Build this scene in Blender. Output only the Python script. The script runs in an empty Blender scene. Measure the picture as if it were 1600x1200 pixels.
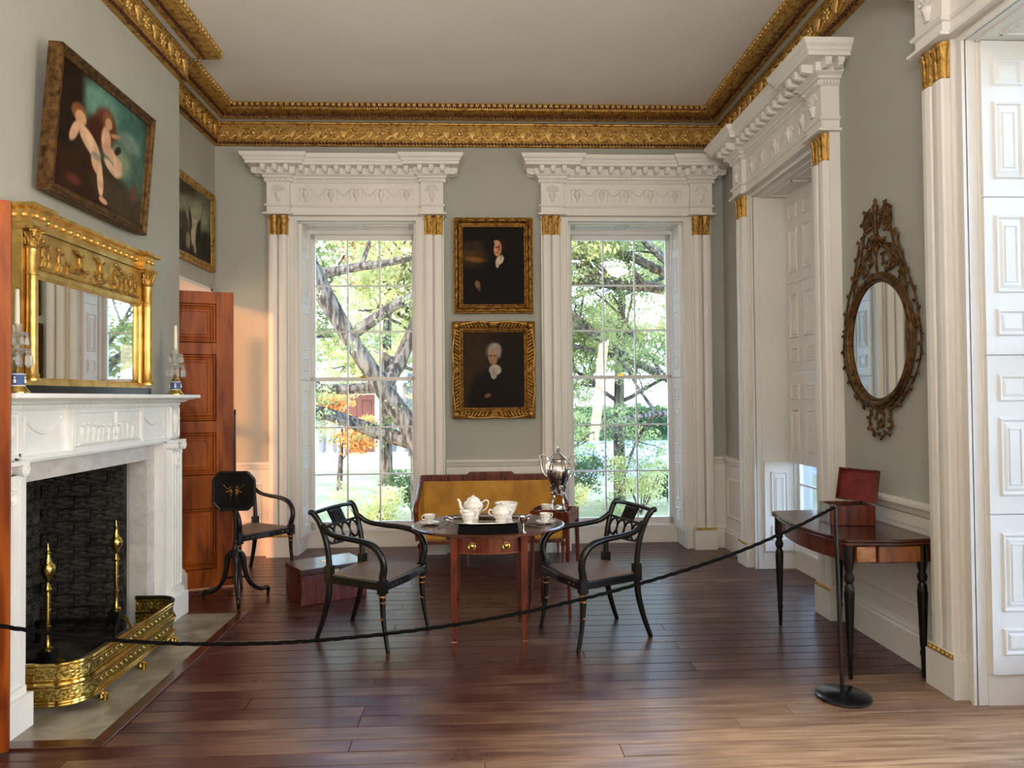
import bpy, bmesh, math, random
import numpy as np
from math import sin, cos, pi, radians, sqrt, atan2
from mathutils import Vector, Matrix

random.seed(7)
rng = np.random.default_rng(7)
SC = bpy.context.scene
COL = SC.collection

# ------------------------------------------------------------------ camera
F_PX, EYE = 1109.0, 1.55
cam_d = bpy.data.cameras.new('camera')
cam_d.sensor_fit = 'HORIZONTAL'
cam_d.sensor_width = 36.0
cam_d.lens = 36.0 * F_PX / 1600.0
cam_d.clip_start = 0.02
cam_d.clip_end = 500
cam = bpy.data.objects.new('camera', cam_d)
COL.objects.link(cam)
cam.matrix_world = (Matrix.Translation((0, 0, EYE)) @ Matrix.Rotation(-radians(2.43), 4, 'Z')
                    @ Matrix.Rotation(pi / 2 + radians(1.064), 4, 'X') @ Matrix.Rotation(-radians(0.5), 4, 'Z'))
SC.camera = cam

# ------------------------------------------------------------------ view, sky, sun, large lights
SC.view_settings.view_transform = 'Standard'
SC.view_settings.look = 'None'
SC.view_settings.gamma = 1.0
SC.view_settings.use_curve_mapping = False
SC.view_settings.exposure = 0.42
try:
    SC.cycles.use_denoising = True
    SC.cycles.max_bounces = 10
    SC.cycles.diffuse_bounces = 5
    SC.cycles.transparent_max_bounces = 12
    SC.cycles.sample_clamp_indirect = 8.0
except Exception:
    pass

world = bpy.data.worlds.new('world')
SC.world = world
world.use_nodes = True
wn, wl = world.node_tree.nodes, world.node_tree.links
wn.clear()
# clear late-afternoon sky: pale blue-white haze at the horizon, deeper blue overhead
stc = wn.new('ShaderNodeTexCoord')
ssep = wn.new('ShaderNodeSeparateXYZ')
wl.new(stc.outputs['Generated'], ssep.inputs[0])
sky = wn.new('ShaderNodeValToRGB')
sky.color_ramp.elements[0].position = 0.0
sky.color_ramp.elements[0].color = (0.58, 0.76, 1.0, 1)
sky.color_ramp.elements[1].position = 0.75
sky.color_ramp.elements[1].color = (0.24, 0.43, 0.90, 1)
sk_ = sky.color_ramp.elements.new(0.25)
sk_.color = (0.50, 0.68, 1.0, 1)
wl.new(ssep.outputs['Z'], sky.inputs[0])
bgn = wn.new('ShaderNodeBackground')
bgn.inputs['Strength'].default_value = 9.0
won = wn.new('ShaderNodeOutputWorld')
wl.new(sky.outputs[0], bgn.inputs[0])
wl.new(bgn.outputs[0], won.inputs[0])


def light(name, kind, loc, energy, color, direction=None, size=None, size_y=None, portal=False):
    d = bpy.data.lights.new(name, kind)
    d.energy = energy
    d.color = color
    if kind == 'AREA':
        d.shape = 'RECTANGLE'
        d.size = size
        d.size_y = size_y or size
        if portal:
            d.cycles.is_portal = True
    o = bpy.data.objects.new(name, d)
    COL.objects.link(o)
    o.location = loc
    if direction is not None:
        o.rotation_euler = Vector(direction).to_track_quat('-Z', 'Y').to_euler()
    return o


SUN_DIR = (0.60, 0.79, -0.16)
sun = light('sun', 'SUN', (-20, -20, 12), 4.7, (1.0, 0.68, 0.42), SUN_DIR)
sun.data.angle = radians(2.2)
# portals only guide the sampling of the sky through the window openings
light('portal_window_1', 'AREA', (-1.24, 7.62, 1.75), 1, (1, 1, 1), (0, -1, 0), 1.2, 3.2, True)
light('portal_window_2', 'AREA', (1.478, 7.62, 1.75), 1, (1, 1, 1), (0, -1, 0), 1.2, 3.2, True)
light('portal_window_3', 'AREA', (2.93, 5.67, 1.75), 1, (1, 1, 1), (-1, 0, 0), 1.2, 3.2, True)
light('portal_window_4', 'AREA', (2.93, 2.86, 1.75), 1, (1, 1, 1), (-1, 0, 0), 1.2, 3.2, True)
# fill lights added out of view: frontal, from the right, and up to the ceiling
light('rear_fill', 'AREA', (0.3, -1.3, 2.0), 14, (1.0, 0.96, 0.92), (0, 1, 0.05), 3.6, 2.6)  # added soft fill for the whole room
light('side_fill', 'AREA', (2.42, 0.7, 2.0), 185, (1.0, 0.88, 0.68), (-1.0, 0.0, 0.12), 1.2, 2.8)  # added fill for the chimney breast; no window is built here
light('ceiling_fill', 'AREA', (-0.3, -0.9, 2.6), 175, (1.0, 0.95, 0.93), (-0.1, 0.45, 1), 2.0, 0.6)  # added to brighten the ceiling


# ------------------------------------------------------------------ colour and materials
def lin(c):
    return tuple(((v / 255.0) / 12.92 if v / 255.0 <= 0.04045 else ((v / 255.0 + 0.055) / 1.055) ** 2.4) for v in c)


def nd(nt, t, **kw):
    n = nt.nodes.new(t)
    for k, v in kw.items():
        if k in n.inputs:
            n.inputs[k].default_value = v
        else:
            setattr(n, k, v)
    return n


def base_mat(name):
    m = bpy.data.materials.new(name)
    m.use_nodes = True
    nt = m.node_tree
    b = nt.nodes['Principled BSDF']
    return m, nt, b


def mat(name, c, rough=0.5, metal=0.0, c2=None, scale=4.0, stretch=(1, 1, 1), detail=3.0, bump=0.0, bscale=None,
        coat=0.0, lo=0.35, hi=0.65, spec=0.5, rvar=0.0, distort=0.0):
    """procedural surface: two colours mixed by noise, fine relief and roughness variation"""
    m, nt, b = base_mat(name)
    c = lin(c)
    c2 = lin(c2) if c2 else tuple(v * 0.82 for v in c)
    tc = nd(nt, 'ShaderNodeTexCoord')
    mp = nd(nt, 'ShaderNodeMapping')
    mp.inputs['Scale'].default_value = stretch
    nt.links.new(tc.outputs['Object'], mp.inputs[0])
    no = nd(nt, 'ShaderNodeTexNoise', Scale=scale, Detail=detail, Distortion=distort)
    nt.links.new(mp.outputs[0], no.inputs['Vector'])
    rp = nt.nodes.new('ShaderNodeValToRGB')
    rp.color_ramp.elements[0].position = lo
    rp.color_ramp.elements[1].position = hi
    rp.color_ramp.elements[0].color = (*c2, 1)
    rp.color_ramp.elements[1].color = (*c, 1)
    nt.links.new(no.outputs['Fac'], rp.inputs[0])
    nt.links.new(rp.outputs[0], b.inputs['Base Color'])
    b.inputs['Roughness'].default_value = rough
    b.inputs['Metallic'].default_value = metal
    b.inputs['Specular IOR Level'].default_value = spec
    b.inputs['Coat Weight'].default_value = coat
    b.inputs['Coat Roughness'].default_value = 0.12
    if rvar:
        mr = nd(nt, 'ShaderNodeMapRange')
        mr.inputs['To Min'].default_value = max(0.02, rough - rvar)
        mr.inputs['To Max'].default_value = rough + rvar
        nt.links.new(no.outputs['Fac'], mr.inputs[0])
        nt.links.new(mr.outputs[0], b.inputs['Roughness'])
    if bump:
        n2 = nd(nt, 'ShaderNodeTexNoise', Scale=bscale or scale * 8, Detail=4.0)
        nt.links.new(mp.outputs[0], n2.inputs['Vector'])
        bp = nd(nt, 'ShaderNodeBump', Strength=bump, Distance=0.01)
        nt.links.new(n2.outputs['Fac'], bp.inputs['Height'])
        nt.links.new(bp.outputs[0], b.inputs['Normal'])
    return m


M = {}
M['wall'] = mat('grey_wall_paint', (170, 171, 162), 0.85, c2=(165, 165, 156), scale=1.2, bump=0.05, bscale=60, spec=0.2)
M['ceiling'] = mat('ceiling_paint', (226, 222, 216), 0.9, c2=(218, 213, 206), scale=0.6, bump=0.08, bscale=4, spec=0.1)
M['white'] = mat('cream_white_paint', (226, 223, 217), 0.45, c2=(220, 217, 210), scale=1.2, spec=0.3)
M['white_relief'] = mat('cream_white_plaster', (226, 223, 217), 0.6, c2=(212, 207, 199), scale=9, bump=0.08, bscale=40, spec=0.3)
M['mantel'] = mat('white_marble_paint', (236, 236, 234), 0.35, c2=(224, 224, 222), scale=3, bump=0.04, bscale=30)
M['marble'] = mat('veined_grey_marble', (206, 203, 199), 0.25, c2=(184, 179, 174), scale=7, stretch=(1, 1, 1.6), detail=9, distort=0.9, lo=0.3, hi=0.65)
M['hearth'] = mat('hearth_stone', (150, 143, 128), 0.36, c2=(112, 104, 88), scale=5, detail=9, distort=0.8, lo=0.4, hi=0.6, rvar=0.1)
M['gilt'] = mat('gilded_carving', (196, 156, 84), 0.5, 0.85, c2=(112, 76, 34), scale=26, detail=5, bump=0.5, bscale=70, lo=0.3, hi=0.55)
M['gilt_light'] = mat('worn_gold_leaf', (222, 188, 116), 0.5, 0.7, c2=(176, 134, 66), scale=30, detail=4, bump=0.3, bscale=80, lo=0.3, hi=0.6)
M['gilt_old'] = mat('blackened_gilding', (112, 80, 42), 0.55, 0.7, c2=(46, 30, 16), scale=30, detail=5, bump=0.4, bscale=80, lo=0.3, hi=0.6)
M['gilt_dark'] = mat('aged_gilding', (150, 108, 48), 0.5, 0.85, c2=(70, 42, 18), scale=30, detail=5, bump=0.5, bscale=80, lo=0.3, hi=0.6)
M['gilt_bright'] = mat('burnished_gold', (232, 196, 120), 0.36, 0.9, c2=(196, 156, 82), scale=14, bump=0.15, bscale=40)
M['gilt_red'] = mat('gilding_over_red_bole', (104, 58, 40), 0.55, 0.4, c2=(52, 20, 16), scale=60, lo=0.4, hi=0.6)
M['brass'] = mat('polished_brass', (226, 196, 112), 0.16, 1.0, c2=(190, 156, 78), scale=8, rvar=0.06)
M['brass_pierced'] = mat('engraved_brass', (212, 188, 110), 0.34, 1.0, c2=(136, 112, 54), scale=80, detail=6, bump=0.9, bscale=60, lo=0.42, hi=0.58)
M['silver'] = mat('polished_silver', (225, 222, 220), 0.12, 1.0, c2=(196, 190, 186), scale=6, rvar=0.04)
M['mirror'] = mat('old_mirror_glass', (226, 226, 220), 0.02, 1.0, c2=(214, 214, 208), scale=2)
M['mahogany'] = mat('polished_mahogany', (112, 44, 20), 0.28, c2=(66, 22, 10), scale=3.2, stretch=(7, 7, 0.8), detail=7, distort=0.8, coat=0.35, rvar=0.05)
M['door'] = mat('flame_mahogany_door', (160, 80, 18), 0.42, c2=(102, 40, 8), scale=2.2, stretch=(5, 5, 0.7), detail=7, distort=1.0, coat=0.0, spec=0.22)
M['rosewood'] = mat('dark_mahogany', (84, 36, 18), 0.24, c2=(44, 17, 9), scale=3, stretch=(1.2, 8, 8), detail=7, distort=0.8, coat=0.4)
M['burl'] = mat('light_burl_veneer', (178, 122, 74), 0.3, c2=(128, 78, 42), scale=18, detail=6, distort=1.5, coat=0.3)
M['satin'] = mat('satinwood_veneer', (150, 92, 40), 0.28, c2=(110, 60, 24), scale=5, stretch=(6, 6, 1), detail=6, coat=0.3)
M['ebony'] = mat('black_japanned_wood', (20, 17, 15), 0.30, c2=(10, 8, 7), scale=14, coat=0.12, rvar=0.05, spec=0.35)
M['black'] = mat('black_enamel', (18, 19, 23), 0.22, c2=(12, 12, 15), scale=10, coat=0.3)
M['cane'] = mat('woven_cane_seat', (132, 108, 84), 0.6, c2=(96, 74, 56), scale=140, detail=2, bump=0.5, bscale=200)
M['yellow'] = mat('mustard_silk_upholstery', (196, 142, 38), 0.55, c2=(166, 114, 24), scale=7, detail=6, bump=0.12, bscale=90)
M['china'] = mat('white_porcelain', (236, 232, 224), 0.15, c2=(228, 223, 214), scale=6, coat=0.4)
M['sprig'] = mat('gilt_sprigs_on_porcelain', (188, 160, 108), 0.3, c2=(150, 120, 78), scale=40, lo=0.4, hi=0.6)
M['blue'] = mat('blue_jasperware', (74, 98, 150), 0.55, c2=(58, 80, 130), scale=20)
M['wax'] = mat('ivory_wax', (238, 230, 208), 0.5, c2=(230, 222, 198), scale=10)
M['soot'] = mat('sooty_brick', (84, 79, 74), 0.9, c2=(24, 22, 21), scale=5, detail=6, bump=0.6, bscale=40, spec=0.2)
M['iron'] = mat('black_iron', (22, 21, 20), 0.5, 0.3, c2=(12, 12, 12), scale=20)
M['red_leather'] = mat('red_leather_lining', (124, 40, 36), 0.7, c2=(98, 28, 26), scale=12, bump=0.2, bscale=80)
M['rope'] = mat('black_rope', (14, 13, 13), 0.85, c2=(7, 7, 7), scale=60, bump=0.6, bscale=200, spec=0.1)
M['bark'] = mat('tree_bark', (122, 108, 92), 0.9, c2=(58, 50, 42), scale=5, stretch=(3, 3, 0.6), detail=8, bump=1.0, bscale=14, lo=0.4, hi=0.6, spec=0.1)
M['lawn'] = mat('lawn', (190, 178, 132), 0.95, c2=(140, 138, 92), scale=0.8, detail=8, bump=0.5, bscale=8, spec=0.1)
M['path'] = mat('pale_gravel_path', (176, 184, 196), 0.9, c2=(150, 158, 170), scale=2, detail=6, spec=0.1)
M['stone'] = mat('pale_house_stucco', (150, 150, 150), 0.85, c2=(134, 133, 132), scale=1)
M['brick_out'] = mat('house_brick_wall', (160, 104, 86), 0.9, c2=(120, 76, 62), scale=6, detail=6)
M['red_door'] = mat('red_brown_painted_door', (112, 58, 42), 0.6, c2=(92, 44, 32), scale=3)


def glass_mat():
    m = bpy.data.materials.new('window_glass')
    m.use_nodes = True
    nt = m.node_tree
    nt.nodes.clear()
    out = nt.nodes.new('ShaderNodeOutputMaterial')
    mix = nt.nodes.new('ShaderNodeMixShader')
    tr = nd(nt, 'ShaderNodeBsdfTransparent')
    tr.inputs[0].default_value = (0.96, 0.975, 0.97, 1)
    gl = nd(nt, 'ShaderNodeBsdfGlossy', Roughness=0.02)
    fr = nd(nt, 'ShaderNodeFresnel', IOR=1.45)
    sc = nd(nt, 'ShaderNodeMath', operation='MULTIPLY')
    sc.inputs[1].default_value = 0.8
    nt.links.new(fr.outputs[0], sc.inputs[0])
    nt.links.new(sc.outputs[0], mix.inputs[0])
    nt.links.new(tr.outputs[0], mix.inputs[1])
    nt.links.new(gl.outputs[0], mix.inputs[2])
    nt.links.new(mix.outputs[0], out.inputs[0])
    return m


M['glass'] = glass_mat()


def sun_filter_mat():  # clear tinted filter for the sun, not real glass
    m = bpy.data.materials.new('sun_filter')
    m.use_nodes = True
    nt = m.node_tree
    nt.nodes.clear()
    out = nt.nodes.new('ShaderNodeOutputMaterial')
    tr = nt.nodes.new('ShaderNodeBsdfTransparent')
    tr.inputs[0].default_value = (0.80, 0.56, 0.38, 1)
    nt.links.new(tr.outputs[0], out.inputs[0])
    return m


M['sun_filter'] = sun_filter_mat()


def crystal_mat():
    m, nt, b = base_mat('cut_crystal')
    b.inputs['Base Color'].default_value = (0.92, 0.92, 0.9, 1)
    b.inputs['Roughness'].default_value = 0.03
    b.inputs['Transmission Weight'].default_value = 0.85
    b.inputs['IOR'].default_value = 1.5
    no = nd(nt, 'ShaderNodeTexNoise', Scale=60.0)
    bp = nd(nt, 'ShaderNodeBump', Strength=0.2, Distance=0.002)
    nt.links.new(no.outputs['Fac'], bp.inputs['Height'])
    nt.links.new(bp.outputs[0], b.inputs['Normal'])
    return m


M['crystal'] = crystal_mat()


def leaf_mat(name, c, c2):
    m = bpy.data.materials.new(name)
    m.use_nodes = True
    nt = m.node_tree
    nt.nodes.clear()
    out = nt.nodes.new('ShaderNodeOutputMaterial')
    mix = nt.nodes.new('ShaderNodeMixShader')
    mix.inputs[0].default_value = 0.45
    no = nd(nt, 'ShaderNodeTexNoise', Scale=1.3, Detail=4.0)
    tc = nd(nt, 'ShaderNodeTexCoord')
    nt.links.new(tc.outputs['Object'], no.inputs['Vector'])
    rp = nt.nodes.new('ShaderNodeValToRGB')
    rp.color_ramp.elements[0].position = 0.38
    rp.color_ramp.elements[1].position = 0.62
    rp.color_ramp.elements[0].color = (*lin(c2), 1)
    rp.color_ramp.elements[1].color = (*lin(c), 1)
    nt.links.new(no.outputs['Fac'], rp.inputs[0])
    d = nt.nodes.new('ShaderNodeBsdfDiffuse')
    t = nt.nodes.new('ShaderNodeBsdfTranslucent')
    nt.links.new(rp.outputs[0], d.inputs[0])
    nt.links.new(rp.outputs[0], t.inputs[0])
    nt.links.new(d.outputs[0], mix.inputs[1])
    nt.links.new(t.outputs[0], mix.inputs[2])
    nt.links.new(mix.outputs[0], out.inputs[0])
    return m


M['leaf_green'] = leaf_mat('cedar_green_needles', (196, 196, 130), (124, 136, 86))
M['leaf_yellow'] = leaf_mat('yellow_green_leaves', (236, 226, 158), (176, 178, 112))
M['leaf_red'] = leaf_mat('red_maple_leaves', (232, 130, 96), (206, 100, 74))
M['leaf_orange'] = leaf_mat('orange_autumn_leaves', (244, 196, 120), (220, 150, 84))
M['hedge'] = leaf_mat('clipped_hedge_leaves', (120, 140, 92), (78, 100, 62))


def floor_mat():
    """varnished pine boards: red-brown stain, worn bare near the camera's end of the room"""
    m, nt, b = base_mat('stained_pine_boards')
    L = nt.links
    geo = nd(nt, 'ShaderNodeNewGeometry')
    oi = nd(nt, 'ShaderNodeObjectInfo')
    add = nd(nt, 'ShaderNodeVectorMath', operation='MULTIPLY_ADD')
    comb = nd(nt, 'ShaderNodeCombineXYZ')
    L.new(oi.outputs['Random'], comb.inputs[2])
    add.inputs[1].default_value = (1, 1, 1)
    sc = nd(nt, 'ShaderNodeVectorMath', operation='SCALE')
    sc.inputs[3].default_value = 9.0
    L.new(comb.outputs[0], sc.inputs[0])
    L.new(geo.outputs['Position'], add.inputs[0])
    L.new(sc.outputs[0], add.inputs[2])
    mp = nd(nt, 'ShaderNodeMapping')
    mp.inputs['Scale'].default_value = (1.0, 16, 1.0)
    L.new(add.outputs[0], mp.inputs[0])
    grain = nd(nt, 'ShaderNodeTexNoise', Scale=2.2, Detail=8.0, Distortion=0.6)
    L.new(mp.outputs[0], grain.inputs['Vector'])
    r1 = nt.nodes.new('ShaderNodeValToRGB')
    r1.color_ramp.elements[0].position = 0.3
    r1.color_ramp.elements[1].position = 0.7
    r1.color_ramp.elements[0].color = (*lin((50, 19, 17)), 1)
    r1.color_ramp.elements[1].color = (*lin((77, 33, 27)), 1)
    L.new(grain.outputs['Fac'], r1.inputs[0])
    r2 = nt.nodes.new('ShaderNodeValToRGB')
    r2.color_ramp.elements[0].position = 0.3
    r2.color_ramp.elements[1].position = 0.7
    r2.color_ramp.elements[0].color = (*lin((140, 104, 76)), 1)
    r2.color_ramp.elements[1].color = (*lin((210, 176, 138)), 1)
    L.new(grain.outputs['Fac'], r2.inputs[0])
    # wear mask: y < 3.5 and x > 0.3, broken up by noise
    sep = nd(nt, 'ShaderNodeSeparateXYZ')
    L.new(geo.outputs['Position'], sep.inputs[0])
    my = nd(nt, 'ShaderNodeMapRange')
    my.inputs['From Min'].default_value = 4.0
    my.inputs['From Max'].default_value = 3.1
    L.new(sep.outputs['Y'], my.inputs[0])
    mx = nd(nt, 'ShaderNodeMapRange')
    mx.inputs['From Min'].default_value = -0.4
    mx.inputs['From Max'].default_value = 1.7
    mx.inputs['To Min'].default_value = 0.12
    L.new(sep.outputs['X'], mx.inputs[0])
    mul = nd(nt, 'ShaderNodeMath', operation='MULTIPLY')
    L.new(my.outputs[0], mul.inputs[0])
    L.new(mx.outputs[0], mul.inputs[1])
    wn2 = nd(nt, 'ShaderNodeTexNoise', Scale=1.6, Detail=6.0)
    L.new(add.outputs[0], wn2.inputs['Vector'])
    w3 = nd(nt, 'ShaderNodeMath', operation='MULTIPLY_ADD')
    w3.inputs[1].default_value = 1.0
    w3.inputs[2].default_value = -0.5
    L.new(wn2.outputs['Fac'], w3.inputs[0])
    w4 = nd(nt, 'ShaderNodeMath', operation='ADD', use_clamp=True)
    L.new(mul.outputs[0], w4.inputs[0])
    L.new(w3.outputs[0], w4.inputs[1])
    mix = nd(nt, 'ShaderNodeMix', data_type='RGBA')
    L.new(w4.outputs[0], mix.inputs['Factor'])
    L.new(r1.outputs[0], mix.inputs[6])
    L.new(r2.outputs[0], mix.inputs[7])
    # board to board variation
    hv = nd(nt, 'ShaderNodeHueSaturation')
    mr = nd(nt, 'ShaderNodeMapRange')
    mr.inputs['To Min'].default_value = 0.9
    mr.inputs['To Max'].default_value = 1.1
    L.new(oi.outputs['Random'], mr.inputs[0])
    L.new(mr.outputs[0], hv.inputs['Value'])
    L.new(mix.outputs[2], hv.inputs['Color'])
    L.new(hv.outputs[0], b.inputs['Base Color'])
    rr = nd(nt, 'ShaderNodeMapRange')
    rr.inputs['To Min'].default_value = 0.20
    rr.inputs['To Max'].default_value = 0.40
    L.new(wn2.outputs['Fac'], rr.inputs[0])
    L.new(rr.outputs[0], b.inputs['Roughness'])
    bp = nd(nt, 'ShaderNodeBump', Strength=0.12, Distance=0.01)
    L.new(grain.outputs['Fac'], bp.inputs['Height'])
    L.new(bp.outputs[0], b.inputs['Normal'])
    return m


M['floor'] = floor_mat()


def attr_mat(name, rough=0.35):
    m, nt, b = base_mat(name)
    a = nd(nt, 'ShaderNodeVertexColor', layer_name='paint')
    no = nd(nt, 'ShaderNodeTexNoise', Scale=90.0, Detail=3.0)
    bp = nd(nt, 'ShaderNodeBump', Strength=0.15, Distance=0.003)
    nt.links.new(no.outputs['Fac'], bp.inputs['Height'])
    nt.links.new(bp.outputs[0], b.inputs['Normal'])
    nt.links.new(a.outputs[0], b.inputs['Base Color'])
    b.inputs['Roughness'].default_value = rough
    b.inputs['Specular IOR Level'].default_value = 0.12
    return m


M['paint'] = attr_mat('oil_painting', 0.65)


# ------------------------------------------------------------------ mesh building
class MB:
    """collects shapes; build() links them as ONE mesh object"""

    def __init__(self):
        self.v = []
        self.f = []

    def add(self, vs, fs, tm=None):
        n = len(self.v)
        if tm is not None:
            vs = [tuple(tm @ Vector(p)) for p in vs]
        self.v += [tuple(p) for p in vs]
        self.f += [tuple(i + n for i in f) for f in fs]
        return self

    def box(self, x0, x1, y0, y1, z0, z1, tm=None):
        vs = [(x0, y0, z0), (x1, y0, z0), (x1, y1, z0), (x0, y1, z0), (x0, y0, z1), (x1, y0, z1), (x1, y1, z1), (x0, y1, z1)]
        fs = [(0, 3, 2, 1), (4, 5, 6, 7), (0, 1, 5, 4), (1, 2, 6, 5), (2, 3, 7, 6), (3, 0, 4, 7)]
        return self.add(vs, fs, tm)

    def frustum(self, x0, x1, y0, y1, z0, z1, tx, ty, tm=None):
        """box whose top is inset by tx, ty"""
        vs = [(x0, y0, z0), (x1, y0, z0), (x1, y1, z0), (x0, y1, z0),
              (x0 + tx, y0 + ty, z1), (x1 - tx, y0 + ty, z1), (x1 - tx, y1 - ty, z1), (x0 + tx, y1 - ty, z1)]
        fs = [(0, 3, 2, 1), (4, 5, 6, 7), (0, 1, 5, 4), (1, 2, 6, 5), (2, 3, 7, 6), (3, 0, 4, 7)]
        return self.add(vs, fs, tm)

    def field(self, x0, x1, z0, z1, f, d, b=0.025):
        """raised field on a face looking to -y at y=f, standing d proud, bevel b"""
        b = min(b, (x1 - x0) * 0.4, (z1 - z0) * 0.4)
        vs = [(x0, f, z0), (x1, f, z0), (x1, f, z1), (x0, f, z1),
              (x0 + b, f - d, z0 + b), (x1 - b, f - d, z0 + b), (x1 - b, f - d, z1 - b), (x0 + b, f - d, z1 - b)]
        fs = [(4, 5, 6, 7), (0, 1, 5, 4), (1, 2, 6, 5), (2, 3, 7, 6), (3, 0, 4, 7)]
        return self.add(vs, fs)

    def ring(self, x0, x1, z0, z1, f, w, d):
        """rectangular moulding frame on y=f, w wide, d proud, with a ridge"""
        vs, fs = [], []
        for (o, dd) in ((0, 0), (w * 0.35, d), (w * 0.65, d), (w, 0)):
            vs += [(x0 + o, f - dd, z0 + o), (x1 - o, f - dd, z0 + o), (x1 - o, f - dd, z1 - o), (x0 + o, f - dd, z1 - o)]
        for k in range(3):
            for j in range(4):
                a, b = k * 4 + j, k * 4 + (j + 1) % 4
                fs.append((a, b, b + 4, a + 4))
        return self.add(vs, fs)

    def lathe(self, prof, cx=0, cy=0, n=20, tm=None, cap=True):
        vs, fs = [], []
        for (r, z) in prof:
            for k in range(n):
                a = 2 * pi * k / n
                vs.append((cx + r * cos(a), cy + r * sin(a), z))
        for i in range(len(prof) - 1):
            for k in range(n):
                a, b = i * n + k, i * n + (k + 1) % n
                fs.append((a, b, b + n, a + n))
        if cap:
            if prof[0][0] > 1e-4:
                fs.append(tuple(range(n - 1, -1, -1)))
            if prof[-1][0] > 1e-4:
                fs.append(tuple((len(prof) - 1) * n + k for k in range(n)))
        return self.add(vs, fs, tm)

    def tube(self, pts, r, n=8, closed=False, tm=None, flat=1.0):
        pts = [Vector(p) for p in pts]
        m = len(pts)
        rs = r if isinstance(r, (list, tuple)) else [r] * m
        if len(rs) != m:
            rs = [float(np.interp(i / (m - 1), np.linspace(0, 1, len(rs)), rs)) for i in range(m)]
        vs, fs = [], []
        up = None
        for i, p in enumerate(pts):
            if closed:
                t = pts[(i + 1) % m] - pts[i - 1]
            else:
                t = pts[min(i + 1, m - 1)] - pts[max(i - 1, 0)]
            if t.length < 1e-9:
                t = Vector((0, 0, 1))
            t.normalize()
            if up is None:
                up = Vector((0, 0, 1)) if abs(t.z) < 0.9 else Vector((0, 1, 0))
            a = up - t * up.dot(t)
            if a.length < 1e-4:
                a = t.orthogonal()
            a.normalize()
            up = a
            b = t.cross(a)
            for k in range(n):
                th = 2 * pi * k / n
                vs.append(p + (a * cos(th) + b * sin(th) * flat) * rs[i])
        for i in range(m if closed else m - 1):
            for k in range(n):
                j = (i + 1) % m
                a, b = i * n + k, i * n + (k + 1) % n
                c, d = j * n + (k + 1) % n, j * n + k
                fs.append((a, b, c, d))
        if not closed:
            fs.append(tuple(range(n - 1, -1, -1)))
            fs.append(tuple((m - 1) * n + k for k in range(n)))
        return self.add(vs, fs, tm)

    def ball(self, c, r, n=8, m=5, tm=None):
        rx, ry, rz = r if isinstance(r, (tuple, list)) else (r, r, r)
        vs, fs = [(c[0], c[1], c[2] - rz)], []
        for i in range(1, m):
            ph = -pi / 2 + pi * i / m
            for k in range(n):
                a = 2 * pi * k / n
                vs.append((c[0] + rx * cos(ph) * cos(a), c[1] + ry * cos(ph) * sin(a), c[2] + rz * sin(ph)))
        vs.append((c[0], c[1], c[2] + rz))
        for k in range(n):
            fs.append((0, 1 + (k + 1) % n, 1 + k))
            fs.append((len(vs) - 1, 1 + (m - 2) * n + k, 1 + (m - 2) * n + (k + 1) % n))
        for i in range(m - 2):
            for k in range(n):
                a, b = 1 + i * n + k, 1 + i * n + (k + 1) % n
                fs.append((a, b, b + n, a + n))
        return self.add(vs, fs, tm)

    def prism(self, poly, z0, z1, tm=None):
        """extrude a polygon (x, y) from z0 to z1"""
        n = len(poly)
        vs = [(x, y, z0) for x, y in poly] + [(x, y, z1) for x, y in poly]
        fs = [tuple(range(n - 1, -1, -1)), tuple(range(n, 2 * n))]
        fs += [(k, (k + 1) % n, (k + 1) % n + n, k + n) for k in range(n)]
        return self.add(vs, fs, tm)

    def sweep(self, path, prof, closed=False):
        """profile of (offset, z) carried along a plan polyline with mitred corners; offsets go to the right-hand side"""
        P_ = [offset_path(path, o, closed) for (o, z) in prof]
        m, k = len(path), len(prof)
        vs, fs = [], []
        for i in range(m):
            for j in range(k):
                vs.append((P_[j][i][0], P_[j][i][1], prof[j][1]))
        for i in range(m if closed else m - 1):
            i2 = (i + 1) % m
            for j in range(k - 1):
                fs.append((i * k + j, i2 * k + j, i2 * k + j + 1, i * k + j + 1))
        if not closed:
            fs.append(tuple(range(k)))
            fs.append(tuple((m - 1) * k + j for j in range(k - 1, -1, -1)))
        return self.add(vs, fs)

    def build(self, name, material, parent=None, smooth=False, bevel=0.0, loc=None, rot=None):
        me = bpy.data.meshes.new(name)
        me.from_pydata(self.v, [], self.f)
        bm = bmesh.new()
        bm.from_mesh(me)
        bmesh.ops.recalc_face_normals(bm, faces=bm.faces)
        bm.to_mesh(me)
        bm.free()
        me.materials.append(M[material] if isinstance(material, str) else material)
        o = bpy.data.objects.new(name, me)
        COL.objects.link(o)
        if parent:
            o.parent = parent
        if loc:
            o.location = loc
        if rot:
            o.rotation_euler = rot
        if smooth:
            me.polygons.foreach_set('use_smooth', [True] * len(me.polygons))
            try:
                me.set_sharp_from_angle(angle=radians(40))
            except Exception:
                pass
        if bevel:
            b = o.modifiers.new('bevel', 'BEVEL')
            b.width = bevel
            b.segments = 2
            b.limit_method = 'ANGLE'
            b.angle_limit = radians(40)
        return o


def offset_path(path, o, closed=False):
    pts = [Vector((p[0], p[1])) for p in path]
    m = len(pts)
    out = []
    for i in range(m):
        d0 = (pts[i] - pts[i - 1]) if (i > 0 or closed) else None
        d1 = (pts[(i + 1) % m] - pts[i]) if (i < m - 1 or closed) else None
        ds = [d.normalized() for d in (d0, d1) if d is not None]
        ns = [Vector((d.y, -d.x)) for d in ds]
        if len(ns) == 2:
            q = ns[0] + ns[1]
            if q.length < 1e-6:
                nn = ns[0]
            else:
                q.normalize()
                nn = q / max(0.2, q.dot(ns[0]))
        else:
            nn = ns[0]
        out.append((pts[i].x + nn.x * o, pts[i].y + nn.y * o))
    return out


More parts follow.
